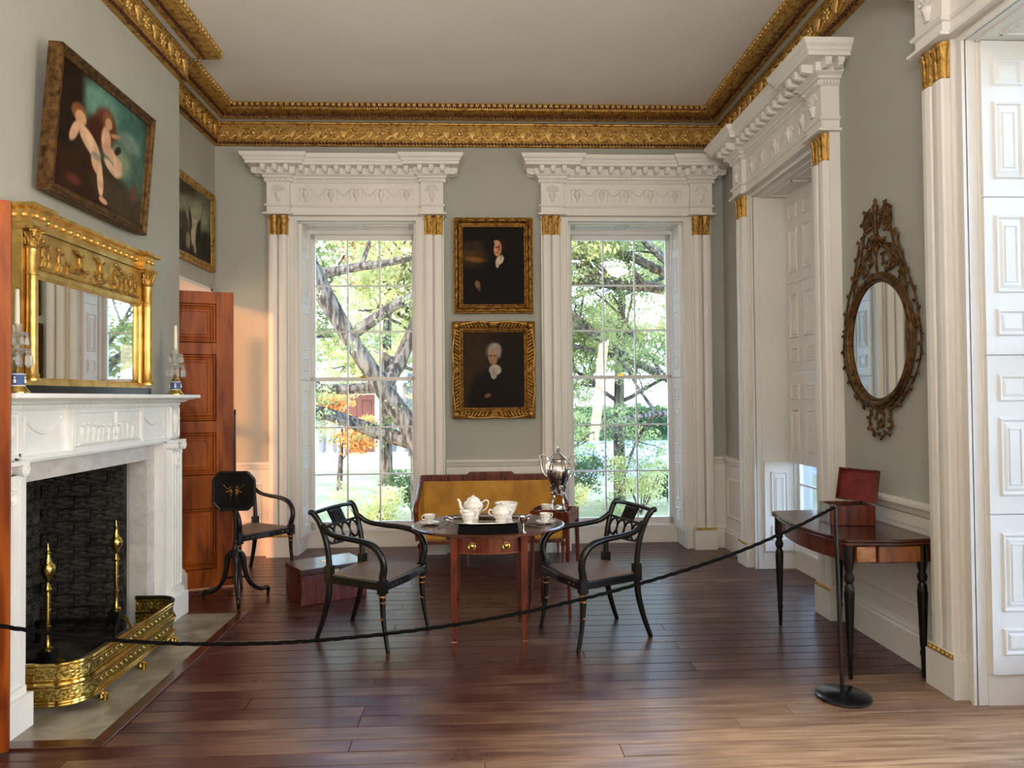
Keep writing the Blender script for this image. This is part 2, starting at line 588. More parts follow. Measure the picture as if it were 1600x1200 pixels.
def along(path, step, margin=0.0):
    """points evenly spaced on each leg of a plan polyline: (x, y, tangent angle)"""
    for i in range(len(path) - 1):
        a, b = Vector(path[i]), Vector(path[i + 1])
        Ln = (b - a).length - 2 * margin
        if Ln < step * 0.6:
            continue
        n = max(1, int(round(Ln / step)))
        d = (b - a).normalized()
        for k in range(n):
            p = a + d * (margin + (k + 0.5) * Ln / n)
            yield p.x, p.y, atan2(d.y, d.x)


def cat(pts, n=6, closed=False):
    """Catmull-Rom through the points"""
    P_ = [Vector(p) for p in pts]
    m = len(P_)
    out = []
    rngs = range(m) if closed else range(m - 1)
    for i in rngs:
        if closed:
            a, b, c, d = P_[i - 1], P_[i], P_[(i + 1) % m], P_[(i + 2) % m]
        else:
            a, b, c, d = P_[max(i - 1, 0)], P_[i], P_[i + 1], P_[min(i + 2, m - 1)]
        for k in range(n):
            t = k / n
            out.append(0.5 * ((2 * b) + (c - a) * t + (2 * a - 5 * b + 4 * c - d) * t * t + (3 * b - a - 3 * c + d) * t ** 3))
    if not closed:
        out.append(P_[-1])
    return out


def T(x=0, y=0, z=0, rz=0, rx=0, ry=0, s=1):
    return (Matrix.Translation((x, y, z)) @ Matrix.Rotation(rz, 4, 'Z') @ Matrix.Rotation(ry, 4, 'Y')
            @ Matrix.Rotation(rx, 4, 'X') @ (Matrix.Diagonal((*s, 1)) if isinstance(s, tuple) else Matrix.Scale(s, 4)))


def tag(o, label=None, category=None, group=None, kind=None):
    if label:
        o['label'] = label
    if category:
        o['category'] = category
    if group:
        o['group'] = group
    if kind:
        o['kind'] = kind
    return o


def empty(name, loc=(0, 0, 0), rz=0.0, label=None, category=None, group=None, kind=None):
    o = bpy.data.objects.new(name, None)
    o.empty_display_size = 0.1
    COL.objects.link(o)
    o.location = loc
    o.rotation_euler = (0, 0, rz)
    return tag(o, label, category, group, kind)


def kids(o):
    return [c for c in bpy.data.objects if c.parent == o]


def copy_tree(o, parent=None):
    c = o.copy()
    COL.objects.link(c)
    c.parent = parent
    for ch in kids(o):
        copy_tree(ch, c)
    return c


def dup(o, loc, rz=0.0, label=None):
    c = copy_tree(o)
    c.location = loc
    c.rotation_euler = (0, 0, rz)
    if label:
        c['label'] = label
    return c


# ------------------------------------------------------------------ room dimensions (metres)
XR, XL, YB, YR, ZC = 2.50, -2.66, 7.20, -1.60, 4.45
XBR, B0, B1 = -2.40, 2.86, 5.74          # chimney breast face and ends
W1X, W2X, W3Y, W4Y = -1.24, 1.478, 5.67, 2.86
OH, OZ = 0.59, 3.33                       # window opening half width, height
WT = 0.45                                 # wall thickness


# ------------------------------------------------------------------ shell
def wall_with_openings(mb, horizontal, a0, a1, c0, c1, opens):
    """slab from a0 to a1 along the wall, c0..c1 thick, with full-height-from-floor openings (s0, s1, top)"""
    def bx(s0, s1, z0, z1):
        if s1 - s0 < 1e-4:
            return
        if horizontal:
            mb.box(s0, s1, c0, c1, z0, z1)
        else:
            mb.box(c0, c1, s0, s1, z0, z1)
    cur = a0
    for (s0, s1, top) in sorted(opens):
        bx(cur, s0, 0, ZC)
        bx(s0, s1, top, ZC)
        cur = s1
    bx(cur, a1, 0, ZC)


mb = MB()
wall_with_openings(mb, True, XL - 0.3, XR + WT, YB, YB + WT, [(W1X - OH, W1X + OH, OZ), (W2X - OH, W2X + OH, OZ)])
tag(mb.build('wall_back', 'wall'), 'grey-green back wall pierced by two tall windows', 'wall', kind='structure')
mb = MB()
wall_with_openings(mb, False, YR, YB, XR, XR + WT, [(W3Y - OH, W3Y + OH, OZ), (W4Y - OH, W4Y + OH, OZ)])
tag(mb.build('wall_right', 'wall'), 'grey-green right wall carrying the oval mirror', 'wall', kind='structure')
mb = MB()
DOOR0, DOOR1, DOORZ = 5.86, 7.12, 2.65
wall_with_openings(mb, False, YR, YB, XL - 0.3, XL, [(3.60, 5.00, 1.25), (DOOR0, DOOR1, DOORZ)])
tag(mb.build('wall_left', 'wall'), 'left wall beside the fireplace with a wide doorway at the far end', 'wall', kind='structure')
mb = MB()
mb.box(XL - 0.3, XR + WT, YR - 0.3, YR, 0, ZC)
tag(mb.build('wall_rear', 'wall'), 'grey rear wall behind the viewer', 'wall', kind='structure')
mb = MB()
for (y0, y1, z0, z1) in ((B0, 3.66, 0, ZC), (4.94, B1, 0, ZC), (3.66, 4.94, 1.145, ZC)):
    mb.box(XL, XBR, y0, y1, z0, z1)
tag(mb.build('chimney_breast', 'wall'), 'pale grey chimney breast rising above the white mantelpiece', 'wall', kind='structure')
mb = MB()
mb.box(XL - 0.3, XR + WT, YR - 0.3, YB + WT, ZC, ZC + 0.25)
tag(mb.build('ceiling', 'ceiling'), 'plain off-white plaster ceiling', 'ceiling', kind='structure')

# floor: a sub-floor and its boards
fl = MB().box(XL - 0.3, XR + WT, YR, YB + WT, -0.20, -0.024).build('floor', 'rosewood')
tag(fl, 'red-brown floor of long pine boards', 'floor', kind='structure')
lens = {}


def plank_mesh(L_, w):
    k = (round(L_, 2), round(w, 3))
    if k not in lens:
        b = MB()
        g = 0.002
        b.add([(0, g, -0.024), (L_, g, -0.024), (L_, w - g, -0.024), (0, w - g, -0.024),
               (0.001, g, -0.0015), (L_ - 0.001, g, -0.0015), (L_ - 0.001, w - g, -0.0015), (0.001, w - g, -0.0015),
               (0.003, g + 0.002, 0), (L_ - 0.003, g + 0.002, 0), (L_ - 0.003, w - g - 0.002, 0), (0.003, w - g - 0.002, 0)],
              [(0, 3, 2, 1), (0, 1, 5, 4), (1, 2, 6, 5), (2, 3, 7, 6), (3, 0, 4, 7), (4, 5, 9, 8), (5, 6, 10, 9), (6, 7, 11, 10), (7, 4, 8, 11), (8, 9, 10, 11)])
        o = b.build('plank', 'floor')
        lens[k] = o.data
        bpy.data.objects.remove(o)
    return lens[k]


y = YR
X0F, X1F = XL - 0.3, XR + WT
row = 0
PR = random.Random(3)
while y < YB + WT - 0.02:
    w = 0.112 if row % 3 else 0.125
    x = X0F
    cuts = []
    if row % 3 == 0:
        cuts = [PR.choice((-1.2, 0.0, 1.2))]
    elif row % 3 == 1:
        cuts = [PR.choice((-1.8, -0.6)), PR.choice((0.6, 1.5))]
    else:
        cuts = [PR.choice((-0.6, 0.6))]
    xs = [x] + cuts + [X1F]
    for a, b in zip(xs[:-1], xs[1:]):
        p = bpy.data.objects.new('plank', plank_mesh(b - a, w))
        COL.objects.link(p)
        p.parent = fl
        p.location = (a, y, PR.uniform(-0.0012, 0.0))
    y += w
    row += 1

# ------------------------------------------------------------------ ceiling cornice (two gilded tiers)
path = [(XR, YR), (XR, YB), (XL, YB), (XL, B1), (XBR, B1), (XBR, B0), (XL, B0), (XL, YR)]
path = [(x, y) for x, y in path][::-1]       # interior on the right-hand side


def side_ok():
    q = offset_path(path, 0.1)
    return q[-1][0] < XR


if not side_ok():
    path = path[::-1]
tr = MB()
tr.sweep(path, [(0, 4.095), (0.03, 4.10), (0.045, 4.135), (0.05, 4.14), (0.05, 4.30), (0.062, 4.306), (0.066, 4.318), (0.05, 4.328), (0.0, 4.33)])
corn = tag(tr.build('trim_1', 'gilt'), 'carved gilt cornice running round the top of the walls', 'cornice', kind='structure')
tr = MB()
tr.sweep(path, [(0.0, 4.33), (0.125, 4.335), (0.14, 4.34), (0.14, 4.36), (0.155, 4.368), (0.19, 4.374), (0.228, 4.388), (0.234, 4.398), (0.234, ZC)])
tr.build('upper_tier', 'gilt', corn)
tr = MB()
tr.sweep(path, [(0.064, 4.327), (0.066, 4.331), (0.128, 4.3365), (0.132, 4.333)])
tr.build('plain_soffit', 'wall', corn)
rb = MB()
for (o, z, st, r) in ((0.042, 4.118, 0.034, (0.019, 0.012, 0.014)), (0.150, 4.352, 0.036, (0.020, 0.010, 0.014))):
    for (x, y, a) in along(offset_path(path, o), st, 0.01):
        rb.ball((0, 0, 0), r, 6, 4, T(x, y, z, a) @ Matrix.Rotation(0.7, 4, 'Y'))
tag(rb.build('rope_moulding', 'gilt_red', corn, smooth=True), 'dark red and gold rope moulding', kind='stuff')
rb = MB().sweep(path, [(0.232, 4.398), (0.238, 4.3985), (0.239, 4.449), (0.232, 4.4495)])
rb.build('dark_red_ground', 'gilt_red', corn)
rb = MB()
for (x, y, a) in along(offset_path(path, 0.242), 0.024, 0.01):
    rb.ball((x, y, 4.399), 0.009, 6, 4)
tag(rb.build('bead_moulding', 'gilt_bright', corn, smooth=True), 'row of small gold beads', kind='stuff')
rb = MB()
for (x, y, a) in along(offset_path(path, 0.240), 0.056, 0.01):
    t = T(x, y, 4.411, a)
    rb.frustum(-0.016, 0.016, -0.016, 0.004, 0.0, 0.036, -0.003, 0.0, t)
    rb.ball((0, -0.018, 0.014), (0.014, 0.010, 0.014), 6, 4, t)
    rb.ball((0, -0.020, 0.030), (0.017, 0.012, 0.006), 6, 4, t)
tag(rb.build('leaf_moulding', 'gilt_light', corn), 'row of gilt leaf-shaped blocks', kind='stuff')
fr = MB()
k = 0
for (x, y, a) in along(offset_path(path, 0.052), 0.13, 0.02):
    t = T(x, y, 4.22, a)
    s = 1
    if k % 2 == 0:      # anthemion
        for q in (-0.6, -0.3, 0, 0.3, 0.6):
            fr.tube([(0, -0.004, -0.05), (q * 0.04, -0.010 * s, -0.01), (q * 0.075, -0.008, 0.045 - abs(q) * 0.03)], [0.008, 0.013, 0.006], 5, tm=t)
    else:               # flower head with scrolls
        fr.ball((0, 0, 0.0), (0.022, 0.014, 0.022), 8, 5, tm=t)
        for q in range(6):
            fr.ball((0.036 * cos(q * pi / 3), -0.002, 0.036 * sin(q * pi / 3)), (0.014, 0.012, 0.014), 6, 4, tm=t)
    fr.tube([(-0.064 + 0.128 * i / 8, -0.002, -0.045 + 0.018 * sin(i * pi / 4)) for i in range(9)], 0.007, 5, tm=t)
    fr.tube([(-0.082 + 0.02 * i, 0, 0.058 + 0.008 * (i % 2)) for i in range(9)], 0.004, 4, tm=t)
    k += 1
tag(fr.build('frieze_ornament', 'gilt_light', corn, smooth=True), 'carved gilt flowers and scrolls of the frieze band', kind='stuff')

# ------------------------------------------------------------------ dado, chair rail, baseboards
RAIL = [(0, 0.775), (0.02, 0.785), (0.022, 0.85), (0.035, 0.862), (0.045, 0.885), (0.06, 0.905), (0.062, 0.925), (0.0, 0.93)]
BASE = [(0, 0.0), (0.045, 0.0), (0.045, 0.17), (0.034, 0.18), (0.034, 0.195), (0.022, 0.205), (0.018, 0.222), (0, 0.225)]
runs_back = [(XL, W1X - 0.875), (W1X + 0.875, W2X - 0.875), (W2X + 0.875, XR)]
runs_right = [(YR, W4Y - 0.875), (W4Y + 0.875, W3Y - 0.885), (W3Y + 0.885, YB)]
rail, base, dado = MB(), MB(), MB()
for a, b in runs_back:
    for m_, pr in ((rail, RAIL), (base, BASE)):
        m_.sweep([(a, YB), (b, YB)], pr)
    dado.box(a, b, YB - 0.016, YB, 0, 0.80)
    if b - a > 0.3:
        dado.ring(a + 0.08, b - 0.08, 0.32, 0.72, YB - 0.016, 0.03, 0.012)
tag(rail.build('trim_2', 'white'), 'white moulded chair rail across the back wall', 'chair rail', kind='structure')
tag(base.build('baseboard_back', 'white'), 'white baseboard along the back wall', 'baseboard', kind='structure')
tag(dado.build('trim_3', 'white'), 'white dado panelling under the chair rail of the back wall', 'dado', kind='structure')
rail, base, dado = MB(), MB(), MB()
for a, b in runs_right:
    for m_, pr in ((rail, RAIL), (base, BASE)):
        m_.sweep([(XR, b), (XR, a)], pr)
    dado.box(XR - 0.016, XR, a, b, 0, 0.80)
    sub = MB().ring(-(b - 0.08), -(a + 0.08), 0.32, 0.72, 0, 0.03, 0.012)
    dado.add([(XR - 0.016 + v[1], -v[0], v[2]) for v in sub.v], sub.f)
tag(rail.build('trim_4', 'white'), 'white moulded chair rail along the right wall', 'chair rail', kind='structure')
tag(base.build('baseboard_right', 'white'), 'white baseboard along the right wall under the card table', 'baseboard', kind='structure')
tag(dado.build('trim_5', 'white'), 'white dado panelling behind the card table', 'dado', kind='structure')
rail, base, dado = MB(), MB(), MB()
pl_ = [(XL, YR), (XL, B0), (XBR, B0), (XBR, 3.24)]
pl2 = [(XBR, 5.34), (XBR, B1), (XL, B1), (XL, DOOR0)]
pl3 = [(XL, DOOR1), (XL, YB)]
for p_ in (pl_, pl2, pl3):
    base.sweep(p_, BASE)
    rail.sweep(p_, RAIL) if p_ is not pl2 else None
tag(base.build('baseboard_left', 'white'), 'white baseboard along the left wall', 'baseboard', kind='structure')
tag(rail.build('trim_6', 'white'), 'white chair rail on the left wall', 'chair rail', kind='structure')


# ------------------------------------------------------------------ windows: one design, local frame (x along wall, y outwards, front at -y)
def half_leaf(kind, w=0.262, h=0.806):
    """one folded shutter leaf facing -y, x 0..w, z 0..h: raised panels, tall one and small one"""
    b = MB()
    b.box(0, w, 0.0, 0.028, 0, h)
    if kind == 'small_top':
        rects = [(h - 0.235, h - 0.095), (0.09, h - 0.315)]
    elif kind == 'small_bottom':
        rects = [(0.095, 0.235), (0.315, h - 0.09)]
    for z0, z1 in rects:
        b.ring(0.052, w - 0.052, z0, z1, 0.0, 0.022, 0.010)
        b.field(0.076, w - 0.076, z0 + 0.026, z1 - 0.026, 0.0, 0.007, 0.012)
        if z1 - z0 > 0.2:
            b.ring(0.098, w - 0.098, z0 + 0.055, z1 - 0.055, -0.007, 0.008, 0.004)
    return b


LEAFKIND = ['small_bottom', 'small_top', 'small_bottom', 'small_top']   # from the floor up


def build_window(open_shutters=True):
    root = empty('window_1', kind='structure')
    # casing: flat architrave, reveal lining, panelled soffit, base board
    c = MB()
    for s in (-1, 1):
        x0, x1 = sorted((s * OH, s * (OH + 0.085)))
        c.box(x0, x1, -0.055, 0.02, 0, OZ + 0.045)
        x0, x1 = sorted((s * (OH - 0.0), s * (OH + 0.02)))
        c.box(x0, x1, -0.072, -0.05, 0, OZ + 0.02)
        x0, x1 = sorted((s * (OH - 0.006), s * (OH + 0.03)))
        c.box(x0, x1, 0.0, WT, 0, OZ)
        x0, x1 = sorted((s * 0.30, s * (OH + 0.085)))
    c.box(-OH, OH, -0.055, 0.02, OZ, OZ + 0.045)
    c.box(-OH, OH, -0.072, -0.05, OZ, OZ + 0.02)
    c.box(-OH, OH, 0.0, WT, OZ - 0.01, OZ + 0.03)
    for s in (-1, 1):       # soffit panels: shallow recess frames seen from below
        x0, x1 = sorted((s * 0.05, s * 0.50))
        for (a0, a1, b0, b1) in ((x0, x1, 0.06, 0.072), (x0, x1, 0.228, 0.24), (x0, x0 + 0.012, 0.06, 0.24), (x1 - 0.012, x1, 0.06, 0.24)):
            c.box(a0, a1, b0, b1, OZ - 0.02, OZ - 0.01)
    c.build('casing', 'white', root)
    b = MB()
    b.box(-OH, OH, 0.285, WT, 0, 0.17)
    b.box(-OH, OH, 0.27, WT, 0.16, 0.185)
    b.build('sill_board', 'white', root)
    # box frame around the sashes
    f = MB()
    for s in (-1, 1):
        x0, x1 = sorted((s * 0.548, s * OH))
        f.box(x0, x1, 0.27, 0.42, 0.18, OZ)
        x0, x1 = sorted((s * 0.53, s * OH))
        f.box(x0, x1, 0.345, 0.40, 0.18, OZ)
    f.box(-OH, OH, 0.27, 0.42, OZ - 0.055, OZ)
    f.build('sash_box', 'white', root)
    for k, (z0, z1, yy) in enumerate(((0.19, 1.775, 0.30), (1.735, 3.275, 0.34))):
        s_ = MB()
        st = 0.045
        y0, y1 = yy, yy + 0.036
        x0, x1 = -0.552, 0.552
        rb_, rt_ = (0.075, 0.035) if k == 0 else (0.035, 0.05)
        s_.box(x0, x0 + st, y0, y1, z0, z1)
        s_.box(x1 - st, x1, y0, y1, z0, z1)
        s_.box(x0, x1, y0, y1, z0, z0 + rb_)
        s_.box(x0, x1, y0, y1, z1 - rt_, z1)
        gx0, gx1, gz0, gz1 = x0 + st, x1 - st, z0 + rb_, z1 - rt_
        pw, ph = (gx1 - gx0) / 3, (gz1 - gz0) / 3
        for i in (1, 2):
            s_.box(gx0 + pw * i - 0.008, gx0 + pw * i + 0.008, y0 + 0.004, y1 - 0.004, gz0, gz1)
            s_.box(gx0, gx1, y0 + 0.004, y1 - 0.004, gz0 + ph * i - 0.008, gz0 + ph * i + 0.008)
        so = s_.build('sash', 'white', root)
        pane0 = None
        for i in range(3):
            for j in range(3):
                if pane0 is None:
                    pane0 = MB().box(0, pw - 0.014, -0.0015, 0.0015, 0, ph - 0.014).build('pane', 'glass', so)
                    p = pane0
                else:
                    p = pane0.copy()
                    COL.objects.link(p)
                p.location = (gx0 + pw * i + 0.007, yy + 0.018, gz0 + ph * j + 0.007)
    lk = MB().box(-0.03, 0.03, 0.29, 0.305, 1.765, 1.785)
    lk.tube([(-0.01, 0.285, 1.79), (0.03, 0.275, 1.80)], 0.006, 6)
    lk.build('sash_lock', 'brass', root)
    # pilasters
    pil = MB()
    pil.box(0, 0.205, -0.075, 0.0, 0.225, 3.375)
    for cx in (0.056, 0.149):
        pil.prism([(cx - 0.040, -0.075), (cx - 0.040, -0.104), (cx - 0.033, -0.114), (cx, -0.119), (cx + 0.033, -0.114), (cx + 0.040, -0.104), (cx + 0.040, -0.075)], 0.225, 3.18)
    po = pil.build('pilaster', 'white', root, loc=(OH + 0.075, 0, 0))
    plm = MB()
    plm.box(-0.012, 0.217, -0.13, 0, 0, 0.192)
    plm.box(-0.004, 0.209, -0.122, 0, 0.192, 0.225)
    plm.build('plinth', 'white', po)
    bd = MB()
    bd.box(0.0, 0.205, -0.126, -0.118, 0.196, 0.221)
    for q in range(6):
        bd.ball((0.018 + 0.034 * q, -0.126, 0.2085), (0.014, 0.010, 0.011), 8, 5)
    bd.build('gilt_bead_band', 'gilt_bright', po, smooth=True)
    cp = MB()
    for cx in (0.056, 0.149):
        cp.lathe([(0.034, 3.18), (0.036, 3.20), (0.037, 3.30), (0.043, 3.35), (0.048, 3.372)], cx, -0.078, 12)
        for q in range(5):
            a = pi + q * pi / 4
            px_, py_ = cos(a), sin(a)
            cp.tube([(cx + px_ * 0.036, -0.078 + py_ * 0.036, 3.185), (cx + px_ * 0.041, -0.078 + py_ * 0.041, 3.26),
                     (cx + px_ * 0.043, -0.078 + py_ * 0.043, 3.32), (cx + px_ * 0.054, -0.078 + py_ * 0.054, 3.352)], [0.009, 0.008, 0.006, 0.007], 5)
    cp.box(0.008, 0.197, -0.078, -0.070, 3.18, 3.372)
    cp.build('gilt_capital', 'gilt', po, smooth=True)
    p2 = copy_tree(po, root)
    p2.location = (-OH - 0.075 - 0.205, 0, 0)
    # entablature: a profile carried round the projecting blocks
    bp = [(-0.87, 0.0), (-0.87, -0.13), (-0.645, -0.13), (-0.645, -0.085), (0.645, -0.085), (0.645, -0.13), (0.87, -0.13), (0.87, 0.0)]
    q = offset_path(bp, 0.1)
    if q[0][0] > -0.87:
        bp = bp[::-1]
    PROF = [(-0.04, 3.376), (0.03, 3.376), (0.032, 3.392), (0.006, 3.398), (0.0, 3.402), (0.0, 3.455), (0.014, 3.460), (0.022, 3.476), (0.0, 3.484),
            (0.0, 3.695), (0.012, 3.70), (0.012, 3.735), (0.030, 3.738), (0.036, 3.756), (0.060, 3.768), (0.066, 3.775), (0.066, 3.832), (0.160, 3.836),
            (0.162, 3.862), (0.172, 3.868), (0.178, 3.886), (0.196, 3.902), (0.205, 3.922), (0.205, 3.935), (-0.04, 3.937)]
    e = MB()
    e.sweep(bp, PROF)
    e.box(-0.86, 0.86, -0.088, 0, 3.379, 3.933)
    eo = e.build('entablature', 'white', root)
    de = MB()
    for (x, y, a) in along(offset_path(bp, 0.016), 0.023, 0.004):
        de.box(-0.0065, 0.0065, -0.009, 0.004, 3.704, 3.733, T(x, y, 0, a))
    tag(de.build('dentils', 'white', eo), kind='stuff')
    mo = None
    for (x, y, a) in along(offset_path(bp, 0.066), 0.108, 0.012):
        if mo is None:
            mm = MB()
            mm.box(-0.022, 0.022, -0.078, 0.01, 0.020, 0.052)
            mm.lathe([(0.0, -0.021), (0.015, -0.019), (0.019, 0.0), (0.015, 0.019), (0.0, 0.021)], 0, 0, 8, T(0, -0.06, 0.014, 0, 0, pi / 2))
            mm.box(-0.018, 0.018, -0.05, 0.01, -0.006, 0.022)
            mo = mm.build('modillion', 'white', eo)
            m_ = mo
        else:
            m_ = mo.copy()
            COL.objects.link(m_)
        m_.location = (x, y, 3.782)
        m_.rotation_euler = (0, 0, a)
    # frieze relief: urns with swags between, flower vases on the end blocks
    fo = MB()
    for i, cx in enumerate((-0.5, -0.25, 0.0, 0.25, 0.5)):
        fo.lathe([(0.012, 3.515), (0.008, 3.53), (0.012, 3.545), (0.030, 3.575), (0.034, 3.60), (0.018, 3.625), (0.024, 3.635)], cx, -0.086, 8)
        for s in (-1, 1):
            fo.tube([(cx, -0.088, 3.63), (cx + s * 0.03, -0.092, 3.650), (cx + s * 0.065, -0.09, 3.635), (cx + s * 0.05, -0.09, 3.62)], 0.006, 5)
            fo.tube([(cx + s * 0.062, -0.09, 3.63), (cx + s * 0.058, -0.09, 3.52)], [0.006, 0.004], 5)
        if i < 4:
            fo.tube([(cx + 0.06 + 0.13 * t / 6, -0.09, 3.63 - 0.055 * sin(pi * t / 6)) for t in range(7)], 0.0075, 5)
    for s in (-1, 1):
        cx = s * 0.757
        fo.lathe([(0.02, 3.51), (0.012, 3.52), (0.02, 3.55), (0.032, 3.58), (0.026, 3.59)], cx, -0.132, 8)
        for q in range(7):
            a = pi * (0.12 + 0.76 * q / 6)
            fo.tube([(cx, -0.133, 3.59), (cx + 0.035 * cos(a), -0.138, 3.60 + 0.03 * sin(a)), (cx + 0.062 * cos(a), -0.134, 3.60 + 0.068 * sin(a))], 0.004, 5)
            fo.ball((cx + 0.064 * cos(a), -0.134, 3.60 + 0.07 * sin(a)), 0.010, 6, 4)
    fo.build('frieze_relief', 'white_relief', eo, smooth=True)
    return root


win = build_window()
win.location = (W1X, YB, 0)
tag(win, 'tall many-paned sash window left of the two portraits with white pilaster surround', 'window')
win2 = dup(win, (W2X, YB, 0), 0, 'tall many-paned sash window right of the two portraits behind the silver urn')
win2.name = 'window_2'
win3 = dup(win, (XR, W3Y, 0), -pi / 2, 'side window half closed by shutters between the room corner and the oval mirror')
win3.name = 'window_3'
win4 = dup(win, (XR, W4Y, 0), -pi / 2, 'nearest side window with bluish white shutter leaves folded in its reveal')
win4.name = 'window_4'
leafmesh = {}
for kd in ('small_top', 'small_bottom'):
    o = half_leaf(kd).build('shutter_leaf', 'white', bevel=0)
    leafmesh[kd] = o.data
    bpy.data.objects.remove(o)


def put_leaf(root, kd, loc, rz):
    o = bpy.data.objects.new('shutter_leaf', leafmesh[kd])
    COL.objects.link(o)
    o.parent = root
    o.location = loc
    o.rotation_euler = (0, 0, rz)
    return o


for wroot in (win, win2, win4):
    for k, kd in enumerate(LEAFKIND):
        z = 0.16 + k * 0.79
        # local left jamb: face looks to +x; right jamb: face looks to -x
        a = put_leaf(wroot, kd, (-OH + 0.030, 0.008, z), pi / 2)
        a.scale = (1, 1, 0.975)
        b = put_leaf(wroot, kd, (OH - 0.030, 0.27, z), -pi / 2)
        b.scale = (1, 1, 0.975)
# window 3: upper tiers closed across the opening, lowest tier folded back
for k, kd in enumerate(LEAFKIND):
    z = 0.16 + k * 0.79
    if k == 0:
        a = put_leaf(win3, kd, (-OH + 0.030, 0.008, z), pi / 2)
        a.scale = (1, 1, 0.99)
        a = put_leaf(win3, kd, (OH - 0.030, 0.27, z), -pi / 2)
        a.scale = (1, 1, 0.99)
    else:
        for i in range(4):
            a = put_leaf(win3, kd, (-0.56 + 0.28 * i, 0.235, z), 0)
            a.scale = (1.06, 1, 0.975)
kb = MB().tube([(0.2, 0.24, 1.742), (0.2, 0.215, 1.742), (0.2, 0.195, 1.73)], 0.006, 6).ball((0.2, 0.193, 1.728), 0.011, 8, 5)
kb.build('shutter_knob', 'iron', win3, smooth=True)


# ------------------------------------------------------------------ mantelpiece (local frame: x to the far end, front at -y)
mant = empty('mantelpiece', (XBR, 4.30, 0), pi / 2, 'white carved mantelpiece framing the dark brick fireplace', 'fireplace')
m = MB()
for s in (-1, 1):
    x0, x1 = sorted((s * 0.64, s * 0.76))
    m.box(x0, x1, -0.12, 0.0, 0.012, 1.1445)
m.box(-0.76, 0.76, -0.12, 0.0, 1.145, 1.255)
m.build('marble_slip', 'marble', mant, bevel=0.002)
m = MB()
for s in (-1, 1):
    for (a, b_, f) in ((0.752, 1.005, -0.165), (0.748, 0.775, -0.185), (0.76, 0.80, -0.175)):
        x0, x1 = sorted((s * a, s * b_))
        m.box(x0, x1, f, 0.0, 0.012, 1.30)
    # a column of small drilled holes' rims beside the pilaster
    for k in range(46):
        m.ball((s * 0.786, -0.176, 0.1 + k * 0.024), (0.005, 0.004, 0.008), 5, 3)
m.box(-0.80, 0.80, -0.185, 0.0, 1.25, 1.275)
m.box(-0.80, 0.80, -0.20, 0.0, 1.262, 1.285)
m.box(-1.0, 1.0, -0.175, 0.0, 1.28, 1.52)
m.build('surround', 'mantel', mant, bevel=0.002)
for s in (-1, 1):
    p = MB()
    x0, x1 = sorted((s * 0.81, s * 0.985))
    p.box(x0, x1, -0.205, 0, 0.19, 1.20)
    for k in range(4):
        cx = x0 + 0.022 + k * 0.0437
        p.prism([(cx - 0.012, -0.205), (cx - 0.008, -0.217), (cx + 0.008, -0.217), (cx + 0.012, -0.205)], 0.23, 1.18)
    p.box(x0 - 0.008, x1 + 0.008, -0.225, 0, 0.165, 0.205)
    po = p.build('pilaster', 'mantel', mant, bevel=0.002)
    MB().box(x0 - 0.03, x1 + 0.03, -0.245, 0, 0.0, 0.165).build('plinth', 'mantel', po, bevel=0.004)
    c = MB()
    c.box(x0 - 0.005, x1 + 0.005, -0.212, 0, 1.17, 1.20)
    for t in (x0 + 0.02, x1 - 0.02):
        c.tube([(t + 0.026 * cos(a) * (1 - a / 14), -0.238, 1.225 + 0.026 * sin(a) * (1 - a / 14)) for a in [q * 0.5 for q in range(20)]], 0.004, 5)
    c.lathe([(0.03, 0.05), (0.03, 0.238)], 0, 0, 12, T(x0 + 0.02, 0, 1.225, 0, pi / 2))
    c.lathe([(0.03, 0.05), (0.03, 0.238)], 0, 0, 12, T(x1 - 0.02, 0, 1.225, 0, pi / 2))
    c.box(x0 - 0.012, x1 + 0.012, -0.235, 0, 1.248, 1.268)
    c.build('scrolled_capital', 'mantel', po, smooth=True)
    r_ = MB()
    r_.lathe([(0.0, 0.205), (0.022, 0.222), (0.030, 0.212), (0.036, 0.222), (0.040, 0.205)], 0, 0, 14, T((x0 + x1) / 2, 0, 1.10, 0, pi / 2))
    r_.build('roundel', 'mantel', po, smooth=True)
    r_ = MB()
    r_.box(x0 + 0.01, x1 - 0.01, -0.196, 0, 1.282, 1.505)
    r_.ring(x0 + 0.015, x1 - 0.015, 1.29, 1.50, -0.196, 0.012, 0.006)
    r_.lathe([(0.012, 1.32), (0.010, 1.34), (0.028, 1.38), (0.034, 1.42), (0.018, 1.45), (0.026, 1.47)], (x0 + x1) / 2, -0.196, 10)
    r_.build('urn_block', 'mantel', mant, smooth=True)
m = MB()
m.box(-0.40, 0.40, -0.20, 0, 1.285, 1.50)
for sx in (-0.40, 0.385):
    m.box(sx - 0.003, sx + 0.018, -0.212, -0.01, 1.283, 1.505)
m.ring(-0.37, 0.06, 1.30, 1.49, -0.20, 0.010, 0.005)
m.ring(0.07, 0.375, 1.30, 1.49, -0.20, 0.010, 0.005)
tb = m.build('frieze_tablet', 'mantel', mant, bevel=0.0015)
m = MB()
RR = random.Random(5)
for k in range(11):
    x = -0.30 + 0.056 * k + RR.uniform(-0.01, 0.01)
    z = 1.375 + RR.uniform(-0.012, 0.012)
    m.ball((x, -0.204, z), (0.013, 0.010, 0.030), 7, 5)
    m.ball((x + 0.003, -0.207, z + 0.042), (0.009, 0.008, 0.010), 7, 5)
    m.tube([(x, -0.206, z + 0.015), (x + 0.024, -0.210, z + RR.uniform(-0.02, 0.04))], 0.004, 5)
    m.tube([(x - 0.003, -0.204, z - 0.02), (x - 0.006 + RR.uniform(-0.01, 0.01), -0.204, z - 0.06)], [0.006, 0.004], 5)
m.tube([(-0.33, -0.202, 1.312), (0.33, -0.202, 1.316)], 0.006, 5)
